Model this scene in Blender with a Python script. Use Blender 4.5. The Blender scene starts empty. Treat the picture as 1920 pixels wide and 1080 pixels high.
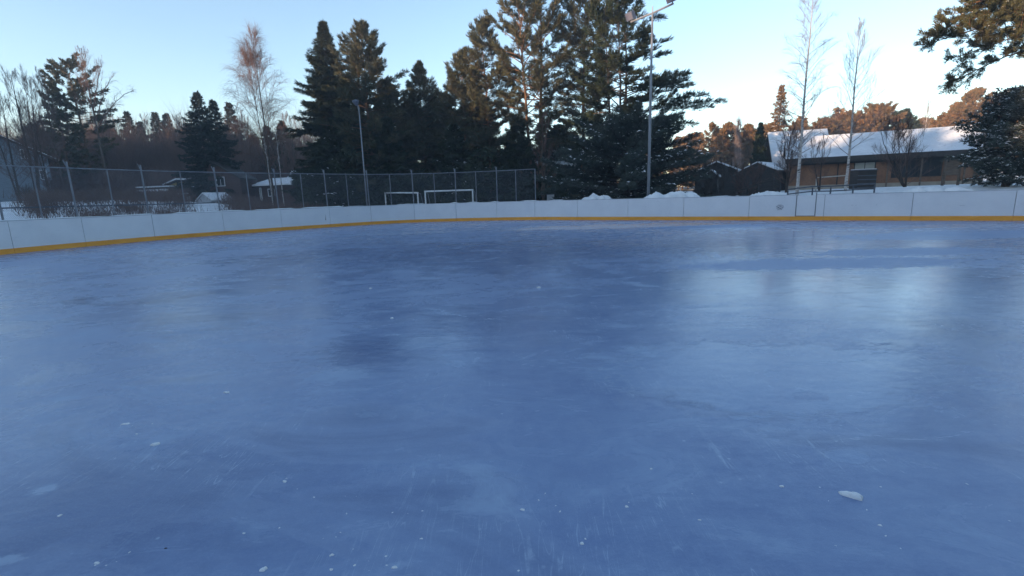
import bpy, math, random
import numpy as np
from mathutils import Vector

random.seed(7)
C = bpy.context.scene.collection
R = math.radians

# ------------------------------------------------------------------ camera maths (photo pixels 1920x1080)
FPX, PITCH, ROLL, EYE = 900.0, math.atan(172 / 900), math.atan(.030), 1.5
_F = np.array([0, math.cos(PITCH), -math.sin(PITCH)])
_r0, _u0 = np.array([1., 0, 0]), np.array([0, math.sin(PITCH), math.cos(PITCH)])
_U = _u0 * math.cos(ROLL) + _r0 * math.sin(ROLL)
_R = _r0 * math.cos(ROLL) - _u0 * math.sin(ROLL)
CAM = np.array([0, 0, EYE])

def ray(px, py):
    return _F + _R * (px - 960) / FPX + _U * (540 - py) / FPX
def at(px, py, D):
    d = ray(px, py); return CAM + d * (D / d[1])
def gnd(px, py, z=0.):
    d = ray(px, py); return CAM + d * ((z - EYE) / d[2])

# ------------------------------------------------------------------ rink outline
MEAS = [(0, 478), (160, 462), (300, 449), (420, 440), (533, 432), (622, 426), (700, 420), (780, 416), (880, 413.2), (1000, 412.3)]
PX_X = [m[0] for m in MEAS]
P_meas = [gnd(*m)[:2] for m in MEAS]
ra, rb = np.array([4.0, 28.75]), np.array([19.55, 18.55])     # straight side of the rink (right)
rdir = (rb - ra) / np.linalg.norm(rb - ra)
def on_right(px):
    d = ray(px, 413)[:2]; M = np.array([d, -rdir]).T
    return ra + rdir * np.linalg.solve(M, ra)[1]
ctrl = [np.array([-17.6, 3.]), np.array([-18.2, 8.]), np.array([-18.25, 13.])] + P_meas + [on_right(p) for p in (1083, 1281, 1527, 1898)] + [rb + rdir * 6, rb + rdir * 12]
ctrl = np.array(ctrl)
for _ in range(2):                                              # light smoothing of the measured corner
    c2 = ctrl.copy(); c2[4:12] = .25 * ctrl[3:11] + .5 * ctrl[4:12] + .25 * ctrl[5:13]; ctrl = c2
def catmull(P, n=24):
    out = []
    Q = np.vstack([2 * P[0] - P[1], P, 2 * P[-1] - P[-2]])
    for i in range(1, len(Q) - 2):
        p0, p1, p2, p3 = Q[i - 1], Q[i], Q[i + 1], Q[i + 2]
        for k in range(n):
            t = k / n
            out.append(.5 * (2 * p1 + (p2 - p0) * t + (2 * p0 - 5 * p1 + 4 * p2 - p3) * t * t + (3 * p1 - p0 - 3 * p2 + p3) * t ** 3))
    out.append(P[-1]); return np.array(out)
PATH = catmull(ctrl)
SEG = np.r_[0, np.cumsum(np.linalg.norm(np.diff(PATH, axis=0), axis=1))]
SLEN = SEG[-1]
def pp(s, off=0.):
    """point on the board line at arc length s, off metres outwards"""
    s = min(max(s, 0), SLEN)
    p = np.array([np.interp(s, SEG, PATH[:, 0]), np.interp(s, SEG, PATH[:, 1])])
    e = .15
    q1 = np.array([np.interp(s + e, SEG, PATH[:, 0]), np.interp(s + e, SEG, PATH[:, 1])])
    q0 = np.array([np.interp(s - e, SEG, PATH[:, 0]), np.interp(s - e, SEG, PATH[:, 1])])
    t = q1 - q0; t /= np.linalg.norm(t)
    n = np.array([-t[1], t[0]])
    return p + n * off
def s_at(px, py=413):
    """arc length where the ray through photo column px crosses the board line"""
    d = ray(px, 440 if px < 700 else 413)[:2]
    cr = PATH[:, 0] * d[1] - PATH[:, 1] * d[0]
    for i in range(len(cr) - 1):
        if cr[i] * cr[i + 1] <= 0 and PATH[i] @ d > 0:
            k = cr[i] / (cr[i] - cr[i + 1]); return SEG[i] + k * (SEG[i + 1] - SEG[i])
    return SLEN
RINK = np.vstack([PATH, [[31, -16], [-16.5, -16]]])

def sstep(a, b, x):
    t = np.clip((x - a) / (b - a), 0, 1); return t * t * (3 - 2 * t)
_rs = np.random.RandomState(3)
_wv = [(_rs.uniform(-.35, .35), _rs.uniform(-.35, .35), _rs.uniform(0, 6.3), _rs.uniform(.02, .07)) for _ in range(14)]
def inside_dist(x, y):
    """signed distance to the rink outline, negative inside"""
    x = np.atleast_1d(x).astype(float); y = np.atleast_1d(y).astype(float)
    best = np.full(x.shape, 1e9); ins = np.zeros(x.shape, bool)
    P = RINK[::3] if len(RINK) > 60 else RINK
    P = np.vstack([P, RINK[-2:], P[:1]])
    for (ax, ay), (bx, by) in zip(P[:-1], P[1:]):
        dx, dy = bx - ax, by - ay; L = dx * dx + dy * dy
        if L < 1e-9: continue
        t = np.clip(((x - ax) * dx + (y - ay) * dy) / L, 0, 1)
        best = np.minimum(best, np.hypot(x - ax - t * dx, y - ay - t * dy))
        if ay != by:
            cond = ((ay > y) != (by > y)) & (x < (bx - ax) * (y - ay) / (by - ay) + ax)
            ins ^= cond
    return np.where(ins, -best, best)
def hgt(x, y):
    sx = np.isscalar(x)
    x = np.atleast_1d(x).astype(float); y = np.atleast_1d(y).astype(float)
    r = np.hypot(x, y); q = x / np.maximum(y, 4)
    front = sstep(-5, 8, y)
    h = .12 + 2.1 * sstep(-.40, -.95, q) * sstep(30, 62, r) * front
    h = h + .9 * sstep(-.42, -.60, q) * sstep(34, 52, r) * front * (1 - sstep(-.6, -1.0, q))
    h = h + 1.12 * sstep(.40, .56, q) * sstep(27, 40, r) * front
    h = h + 2.5 * sstep(60, 140, r)
    for a, b, c, w in _wv: h = h + w * np.sin(a * x + b * y + c)
    d = inside_dist(x, y)
    k = sstep(1.4, 4.5, d)
    h = np.where(d < 1.4, -.15, -.15 * (1 - k) + h * k)
    return float(h[0]) if sx else h

# ------------------------------------------------------------------ materials
def nmat(name):
    m = bpy.data.materials.new(name); m.use_nodes = True
    nt = m.node_tree; b = nt.nodes['Principled BSDF']
    return m, nt, b
def nd(nt, typ, **kw):
    n = nt.nodes.new(typ)
    for k, v in kw.items():
        if k in n.inputs.keys() if isinstance(k, str) else False: n.inputs[k].default_value = v
        else: setattr(n, k, v)
    return n
def noise(nt, vec, scale, detail=4, rough=.55, dist=0.):
    n = nt.nodes.new('ShaderNodeTexNoise'); n.inputs['Scale'].default_value = scale
    n.inputs['Detail'].default_value = detail; n.inputs['Roughness'].default_value = rough; n.inputs['Distortion'].default_value = dist
    if vec is not None: nt.links.new(vec, n.inputs['Vector'])
    return n.outputs['Fac']
def ramp(nt, fac, stops):
    n = nt.nodes.new('ShaderNodeValToRGB'); e = n.color_ramp.elements
    while len(e) < len(stops): e.new(.5)
    for el, (p, c) in zip(e, stops):
        el.position = p; el.color = (c, c, c, 1) if not hasattr(c, '__len__') else (*c, 1)
    nt.links.new(fac, n.inputs['Fac']); return n.outputs['Color']
def mixc(nt, fac, a, b, typ='MIX'):
    n = nt.nodes.new('ShaderNodeMix'); n.data_type = 'RGBA'; n.blend_type = typ
    for sock, v in ((n.inputs[0], fac), (n.inputs[6], a), (n.inputs[7], b)):
        if hasattr(v, 'is_linked') or hasattr(v, 'node'): nt.links.new(v, sock)
        elif hasattr(v, '__len__'): sock.default_value = (*v, 1)
        else: sock.default_value = v
    return n.outputs[2]
def mth(nt, op, a, b=None, c=None, clamp=False):
    n = nt.nodes.new('ShaderNodeMath'); n.operation = op; n.use_clamp = clamp
    for i, v in enumerate((a, b, c)):
        if v is None: continue
        if hasattr(v, 'node'): nt.links.new(v, n.inputs[i])
        else: n.inputs[i].default_value = v
    return n.outputs[0]
def texco(nt, kind='Object'):
    return nt.nodes.new('ShaderNodeTexCoord').outputs[kind]
def mapping(nt, vec, scale=(1, 1, 1), loc=(0, 0, 0), rot=(0, 0, 0)):
    n = nt.nodes.new('ShaderNodeMapping'); nt.links.new(vec, n.inputs['Vector'])
    n.inputs['Scale'].default_value = scale; n.inputs['Location'].default_value = loc; n.inputs['Rotation'].default_value = rot
    return n.outputs[0]
def bump(nt, b, hgt_, strength=.3, dist=.02):
    n = nt.nodes.new('ShaderNodeBump'); n.inputs['Strength'].default_value = strength; n.inputs['Distance'].default_value = dist
    nt.links.new(hgt_, n.inputs['Height']); nt.links.new(n.outputs[0], b.inputs['Normal'])
def mottled(name, c1, c2, scale=3., rough=.8, stretch=(1, 1, 1), spec=.3, bmp=0., metal=0.):
    m, nt, b = nmat(name)
    v = mapping(nt, texco(nt), stretch)
    f = noise(nt, v, scale, 5, .6)
    nt.links.new(ramp(nt, f, [(.3, c1), (.7, c2)]), b.inputs['Base Color'])
    b.inputs['Roughness'].default_value = rough; b.inputs['Specular IOR Level'].default_value = spec; b.inputs['Metallic'].default_value = metal
    if bmp: bump(nt, b, f, bmp, .03)
    return m
def needles(name, c1, c2, c3):
    m, nt, b = nmat(name)
    g = nt.nodes.new('ShaderNodeNewGeometry')
    f = noise(nt, texco(nt), .7, 3)
    a = mixc(nt, g.outputs['Random Per Island'], c1, c2)
    nt.links.new(mixc(nt, ramp(nt, f, [(.42, 0.), (.68, 1.)]), a, c3), b.inputs['Base Color'])
    b.inputs['Roughness'].default_value = .75; b.inputs['Specular IOR Level'].default_value = .15
    return m
def planks(name, c1, c2, scale=(1, 1, 7), rough=.8):
    m, nt, b = nmat(name)
    v = texco(nt)
    w = nt.nodes.new('ShaderNodeTexWave'); w.bands_direction = 'Z'; w.inputs['Scale'].default_value = scale[2]; w.inputs['Distortion'].default_value = .2
    nt.links.new(v, w.inputs['Vector'])
    f = noise(nt, mapping(nt, v, (1, 1, 6)), 2., 5)
    base = ramp(nt, f, [(.3, c1), (.7, c2)])
    groove = ramp(nt, w.outputs['Fac'], [(.0, .45), (.18, 1.)])
    nt.links.new(mixc(nt, 1., base, groove, 'MULTIPLY'), b.inputs['Base Color']); b.inputs['Roughness'].default_value = rough
    bump(nt, b, w.outputs['Fac'], .4, .02)
    return m
def bricks(name, c1, c2, mortar):
    m, nt, b = nmat(name)
    # brick courses follow the wall: use (x+y, z)
    sep = nt.nodes.new('ShaderNodeSeparateXYZ'); nt.links.new(texco(nt), sep.inputs[0])
    com = nt.nodes.new('ShaderNodeCombineXYZ'); nt.links.new(mth(nt, 'SUBTRACT', sep.outputs[0], sep.outputs[1]), com.inputs[0]); nt.links.new(sep.outputs[2], com.inputs[1])
    t = nt.nodes.new('ShaderNodeTexBrick'); nt.links.new(com.outputs[0], t.inputs['Vector'])
    t.inputs['Scale'].default_value = 4.; t.inputs['Color1'].default_value = (*c1, 1); t.inputs['Color2'].default_value = (*c2, 1); t.inputs['Mortar'].default_value = (*mortar, 1)
    t.inputs['Mortar Size'].default_value = .03
    f = noise(nt, texco(nt), 1.3, 5)
    nt.links.new(mixc(nt, 1., t.outputs['Color'], ramp(nt, f, [(.3, .7), (.7, 1.15)]), 'MULTIPLY'), b.inputs['Base Color'])
    b.inputs['Roughness'].default_value = .9; bump(nt, b, t.outputs['Fac'], -.3, .01)
    return m

M = {}
M['needle_dark'] = needles('needle_dark', (.018, .030, .019), (.036, .050, .028), (.045, .050, .026))
M['needle_pine'] = needles('needle_pine', (.050, .054, .029), (.082, .084, .046), (.10, .088, .048))
M['needle_spruce'] = needles('needle_spruce', (.014, .024, .019), (.028, .040, .027), (.022, .033, .022))
M['needle_olive'] = needles('needle_olive', (.055, .060, .030), (.095, .095, .05), (.12, .10, .055))
M['needle_far'] = needles('needle_far', (.10, .075, .036), (.19, .12, .06), (.24, .125, .055))  # orange of the low sun is painted into this needle colour
M['needle_blue'] = needles('needle_blue', (.042, .058, .050), (.075, .094, .078), (.10, .112, .095))
M['bark'] = mottled('bark', (.055, .042, .034), (.13, .095, .07), 6, .9, (1, 1, .3), bmp=.5)
M['bark_pine'] = mottled('bark_pine', (.10, .062, .04), (.22, .12, .065), 4, .9, (1, 1, .4), bmp=.5)
M['bark_dark'] = mottled('bark_dark', (.035, .028, .024), (.08, .06, .05), 5, .9, (1, 1, .3), bmp=.4)
M['twig'] = mottled('twig', (.075, .05, .045), (.14, .09, .075), 2, .8)
M['twig_red'] = mottled('twig_red', (.10, .056, .046), (.18, .10, .078), 1.5, .8)
M['twig_pale'] = mottled('twig_pale', (.17, .125, .11), (.28, .21, .19), 1.5, .8)
M['brush'] = mottled('brush', (.085, .056, .047), (.17, .11, .088), .25, .9)
def birch():
    m, nt, b = nmat('birch_bark'); v = texco(nt)
    f = noise(nt, mapping(nt, v, (3, 3, 9)), 2.2, 4)
    nt.links.new(ramp(nt, f, [(.36, (.06, .05, .045)), (.44, (.42, .385, .36)), (.8, (.60, .56, .53))]), b.inputs['Base Color']); b.inputs['Roughness'].default_value = .7
    return m
M['birch'] = birch()
def snow(name, lo=.72, hi=.88, sc=.8):
    m, nt, b = nmat(name); v = texco(nt)
    f = noise(nt, v, sc, 6, .6); f2 = noise(nt, v, 14, 4)
    nt.links.new(ramp(nt, f, [(.3, (lo * .97, lo * .985, lo)), (.7, (hi * .98, hi * .99, hi))]), b.inputs['Base Color'])
    b.inputs['Roughness'].default_value = .75; b.inputs['Specular IOR Level'].default_value = .2
    bump(nt, b, mth(nt, 'ADD', f, mth(nt, 'MULTIPLY', f2, .3)), .6, .12)
    return m
M['snow'] = snow('snow')
def ground_mat():
    m, nt, b = nmat('snowy_ground'); v = texco(nt)
    f = noise(nt, v, .5, 7, .62); f2 = noise(nt, v, 5., 5)
    c = ramp(nt, f, [(.3, (.62, .63, .65)), (.62, (.8, .81, .82))])
    twig = ramp(nt, f2, [(.60, 0.), (.70, 1.)]); pat = ramp(nt, noise(nt, v, .16, 3), [(.5, 0.), (.62, 1.)])
    nt.links.new(mixc(nt, mth(nt, 'MULTIPLY', twig, mth(nt, 'MULTIPLY', pat, .8)), c, (.16, .13, .10)), b.inputs['Base Color'])
    b.inputs['Roughness'].default_value = .8; bump(nt, b, mth(nt, 'ADD', f, mth(nt, 'MULTIPLY', f2, .25)), .7, .25)
    return m
def roof_snow():
    m, nt, b = nmat('roof_snow'); v = texco(nt); f = noise(nt, v, .7, 7, .65); f2 = noise(nt, mapping(nt, v, (1, 1, .5)), 3.5, 6, .7)
    c = ramp(nt, f, [(.3, (.60, .61, .64)), (.65, (.78, .785, .80))]); c = mixc(nt, mth(nt, 'MULTIPLY', ramp(nt, f2, [(.56, 0.), (.70, 1.)]), .55), c, (.34, .33, .33))
    L2_ = nt.links; L2_.new(c, b.inputs['Base Color']); b.inputs['Roughness'].default_value = .75; bump(nt, b, mth(nt, 'ADD', f, mth(nt, 'MULTIPLY', f2, .3)), .7, .2)
    return m
M['roof_snow'] = roof_snow()
M['ground'] = ground_mat()
def board_mat():
    m, nt, b = nmat('white_board'); v = texco(nt)
    f = noise(nt, v, 1.2, 6, .6)
    c = ramp(nt, f, [(.3, (.72, .72, .73)), (.7, (.80, .80, .80))])
    sc = noise(nt, mapping(nt, v, (1.5, 1.5, 9)), 3., 6, .7)
    c = mixc(nt, ramp(nt, sc, [(.60, 0.), (.72, .4)]), c, (.45, .45, .47))
    nt.links.new(c, b.inputs['Base Color']); b.inputs['Roughness'].default_value = .45; b.inputs['Specular IOR Level'].default_value = .35
    return m
M['board'] = board_mat()
M['kick'] = mottled('yellow_kick_plate', (.84, .325, .03), (.94, .41, .045), 2.2, .5, (1, 1, 3), .4)
M['cap'] = mottled('board_cap', (.45, .46, .48), (.62, .62, .63), 3, .5)
M['seam'] = mottled('dark_rubber', (.17, .17, .18), (.26, .26, .27), 8, .8)
M['steel'] = mottled('galvanised_steel', (.18, .19, .215), (.28, .29, .31), 5, .5, (1, 1, .4), .5, metal=.25)
M['wire'] = mottled('wire', (.16, .17, .19), (.24, .25, .27), 5, .6, metal=.3)
M['steel_dark'] = mottled('dark_steel', (.06, .07, .09), (.10, .11, .13), 5, .6)
M['lamp'] = mottled('lamp_housing', (.10, .11, .15), (.16, .17, .21), 9, .5)
M['lampglass'] = mottled('lamp_glass', (.10, .10, .14), (.2, .2, .24), 20, .15)
M['white'] = mottled('white_paint', (.62, .62, .63), (.78, .78, .78), 2, .6)
M['goal'] = mottled('goal_paint', (.55, .56, .56), (.72, .72, .70), 2, .5)
M['glass'] = mottled('window_glass', (.02, .025, .03), (.05, .055, .06), .8, .08, spec=.6)
M['blind'] = mottled('pale_blind', (.32, .33, .28), (.44, .44, .38), 1.5, .5)
M['siding'] = planks('blue_grey_siding', (.15, .185, .22), (.21, .25, .29), (1, 1, 3))
M['darkwood'] = planks('dark_boarding', (.022, .020, .020), (.05, .042, .038), (1, 1, 4))
M['redwood'] = planks('dark_red_boarding', (.055, .028, .022), (.09, .045, .034), (1, 1, 4))
M['yellowwood'] = planks('ochre_boarding', (.42, .31, .13), (.55, .42, .2), (1, 1, 4))
M['olive'] = planks('olive_render', (.14, .12, .07), (.22, .18, .11), (1, 1, 2))
M['beige'] = mottled('beige_render', (.28, .25, .20), (.38, .34, .28), 2, .9)
M['greywall'] = mottled('grey_panel', (.30, .31, .32), (.42, .43, .44), 1.2, .8)
M['brick'] = bricks('brown_brick', (.21, .09, .042), (.29, .13, .06), (.20, .14, .10))
M['fascia'] = mottled('dark_fascia', (.025, .022, .02), (.05, .044, .04), 3, .7)
M['wood'] = mottled('weathered_wood', (.10, .075, .055), (.19, .145, .11), 3, .85, (1, 1, 5))
M['rail'] = mottled('pale_rail', (.40, .38, .33), (.55, .52, .46), 3, .7)

def ice_mat():
    m, nt, b = nmat('rink_ice'); L = nt.links; v = texco(nt)
    sep = nt.nodes.new('ShaderNodeSeparateXYZ'); L.new(v, sep.inputs[0])
    off = lambda x, y, sx=1, sy=1: mapping(nt, v, (sx, sy, 1), (x, y, 0))
    wob = noise(nt, v, .55, 7, .62, .4); wob2 = noise(nt, off(5, 2, 1, 1.8), 4.5, 8, .72, .6)
    big = noise(nt, off(3.1, 7.7), .17, 6, .58, .8)
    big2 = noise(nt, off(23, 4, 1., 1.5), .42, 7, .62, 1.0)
    med = noise(nt, off(11, 2, 1., 1.7), 1.1, 8, .68, .8)
    fine = noise(nt, off(1, 8), 9., 7, .72)
    grain = noise(nt, v, 70., 4, .75)
    def ss(d, lo, hi, t0=1., t1=0.):
        n = nt.nodes.new('ShaderNodeMapRange'); n.interpolation_type = 'SMOOTHSTEP'
        L.new(d, n.inputs['Value']); n.inputs['From Min'].default_value = lo; n.inputs['From Max'].default_value = hi
        n.inputs['To Min'].default_value = t0; n.inputs['To Max'].default_value = t1
        return n.outputs[0]
    def blob(px, py, rx, ry, wobble=.9, lo=.95, hi=1.05, mix=.5):
        p = gnd(px, py)
        dx = mth(nt, 'DIVIDE', mth(nt, 'SUBTRACT', sep.outputs[0], float(p[0])), rx)
        dy = mth(nt, 'DIVIDE', mth(nt, 'SUBTRACT', sep.outputs[1], float(p[1])), ry)
        d = mth(nt, 'SQRT', mth(nt, 'ADD', mth(nt, 'MULTIPLY', dx, dx), mth(nt, 'MULTIPLY', dy, dy)))
        wv = mth(nt, 'ADD', mth(nt, 'MULTIPLY', wob, 1 - mix), mth(nt, 'MULTIPLY', wob2, mix))
        return ss(mth(nt, 'ADD', d, mth(nt, 'MULTIPLY', mth(nt, 'SUBTRACT', wv, .5), wobble * 2)), lo, hi)
    def mx(*a):
        r = a[0]
        for k in a[1:]: r = mth(nt, 'MAXIMUM', r, k)
        return r
    mul = lambda p, q: mth(nt, 'MULTIPLY', p, q)
    inv = lambda p: mth(nt, 'SUBTRACT', 1., p)
    # refrozen smooth water, rough hoar strips inside it, thin pale films with a crisp rim plus a painted board reflection, clear dark ice plus painted corner darkening, frost
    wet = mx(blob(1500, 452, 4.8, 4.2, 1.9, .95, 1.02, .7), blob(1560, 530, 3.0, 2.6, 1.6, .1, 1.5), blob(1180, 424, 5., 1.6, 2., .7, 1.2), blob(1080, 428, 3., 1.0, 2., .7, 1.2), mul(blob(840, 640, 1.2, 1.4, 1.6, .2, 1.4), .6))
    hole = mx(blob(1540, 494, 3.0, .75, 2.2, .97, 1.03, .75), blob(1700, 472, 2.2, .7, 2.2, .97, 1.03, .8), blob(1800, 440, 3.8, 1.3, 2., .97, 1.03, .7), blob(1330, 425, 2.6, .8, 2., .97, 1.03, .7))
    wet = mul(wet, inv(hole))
    film_reflection = mul(mx(blob(1450, 690, 1.35, .75, 1.7), blob(1545, 745, .46, .24, 1.1, mix=.8), blob(1585, 855, .12, .07, 1., mix=1.), blob(1130, 424, 5.5, 1.7, 1.9), blob(760, 437, 3., .8, 1.8), blob(1750, 425, 4., .8, 1.6), blob(820, 640, .5, .3, 1.8, mix=.8)), inv(blob(1520, 743, .12, .075, .8, mix=.9)))  # far-edge blob paints the boards' pale reflection into the ice colour
    clear = mx(mul(blob(690, 660, .75, .6, 2., .3, 1.3), .8), mul(blob(150, 960, 1.1, .55, 1.6, .1, 1.6), .7), mul(blob(900, 470, 7., 3.2, 2., .2, 1.5), .55), ss(big2, .54, .70, 0., .85))  # lower-left blob paints corner darkening into the ice colour
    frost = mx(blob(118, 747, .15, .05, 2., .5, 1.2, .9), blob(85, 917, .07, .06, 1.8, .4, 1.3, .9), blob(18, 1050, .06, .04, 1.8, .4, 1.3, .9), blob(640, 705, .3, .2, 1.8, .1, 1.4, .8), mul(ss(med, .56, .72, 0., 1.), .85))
    def lines(rot, sc, o, w):
        q = noise(nt, mapping(nt, v, (sc, sc * .06, 1), (o, o * .7, 0), (0, 0, rot)), 1.2, 1.2, .4, .35)
        return ss(mth(nt, 'ABSOLUTE', mth(nt, 'SUBTRACT', q, .5)), w * .3, w)
    sm = ss(noise(nt, off(2, 9), .8, 4), .45, .62, 0., 1.)
    scr = mul(mul(mx(lines(.5, 8, 1.3, .0045), lines(1.7, 9, 4.2, .004), lines(2.5, 7.5, 9.1, .0045), lines(-.3, 8, 14., .004), lines(1.1, 11, 21., .0045)), sm), mul(ss(fine, .38, .62, 0., 1.), .42))
    spk = nt.nodes.new('ShaderNodeTexVoronoi'); spk.inputs['Scale'].default_value = 9.; L.new(v, spk.inputs['Vector'])
    dots = mul(ss(spk.outputs['Distance'], .03, .13), ss(noise(nt, off(6, 6), 1.6, 3), .52, .66, 0., .6))
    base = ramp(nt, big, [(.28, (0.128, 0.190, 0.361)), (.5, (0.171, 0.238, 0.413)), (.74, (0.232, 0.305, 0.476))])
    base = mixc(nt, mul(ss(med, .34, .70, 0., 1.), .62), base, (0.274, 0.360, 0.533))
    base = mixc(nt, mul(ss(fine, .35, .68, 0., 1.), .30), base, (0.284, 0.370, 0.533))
    base = mixc(nt, clear, base, (0.080, 0.125, 0.261))  # clear dark ice plus the painted lower-left corner darkening
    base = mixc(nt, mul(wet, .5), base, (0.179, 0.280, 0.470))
    base = mixc(nt, mul(film_reflection, .20), base, (0.321, 0.450, 0.648))
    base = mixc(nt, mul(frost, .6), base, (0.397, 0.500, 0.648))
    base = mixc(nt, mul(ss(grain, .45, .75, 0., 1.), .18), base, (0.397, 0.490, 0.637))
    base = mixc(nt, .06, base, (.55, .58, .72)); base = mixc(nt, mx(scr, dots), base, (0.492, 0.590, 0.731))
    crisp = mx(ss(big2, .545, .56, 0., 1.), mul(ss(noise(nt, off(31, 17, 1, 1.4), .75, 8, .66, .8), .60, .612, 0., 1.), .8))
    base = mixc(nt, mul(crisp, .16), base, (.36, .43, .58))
    rim = mul(mul(film_reflection, inv(film_reflection)), mul(ss(wob2, .4, .6, 0., 1.), 2.6))
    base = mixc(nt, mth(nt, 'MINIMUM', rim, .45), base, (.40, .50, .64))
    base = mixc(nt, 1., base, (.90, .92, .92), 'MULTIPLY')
    L.new(base, b.inputs['Base Color'])
    add = lambda p, q: mth(nt, 'ADD', p, q)
    rgh = add(.165, mul(ss(med, .3, .7, 0., 1.), .12)); rgh = add(rgh, mul(ss(big, .35, .65, 0., 1.), .10)); rgh = mth(nt, 'SUBTRACT', rgh, mul(clear, .05))
    rgh = add(mul(rgh, inv(wet)), mul(wet, .115)); rgh = mth(nt, 'SUBTRACT', rgh, add(mul(film_reflection, .05), mul(crisp, .03)))
    rgh = add(rgh, mul(mx(mul(hole, 1.2), frost, scr), .16))
    L.new(rgh, b.inputs['Roughness']); b.inputs['IOR'].default_value = 1.31
    hm = add(noise(nt, off(0, 0, 1, 1.6), 2.6, 6, .58), mul(fine, .18)); hm = add(hm, mul(grain, .04)); hm = add(hm, mul(add(wet, film_reflection), .2)); hm = add(hm, mul(scr, .15))
    bump(nt, b, hm, .24, .03)
    return m
M['ice'] = ice_mat()

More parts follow.
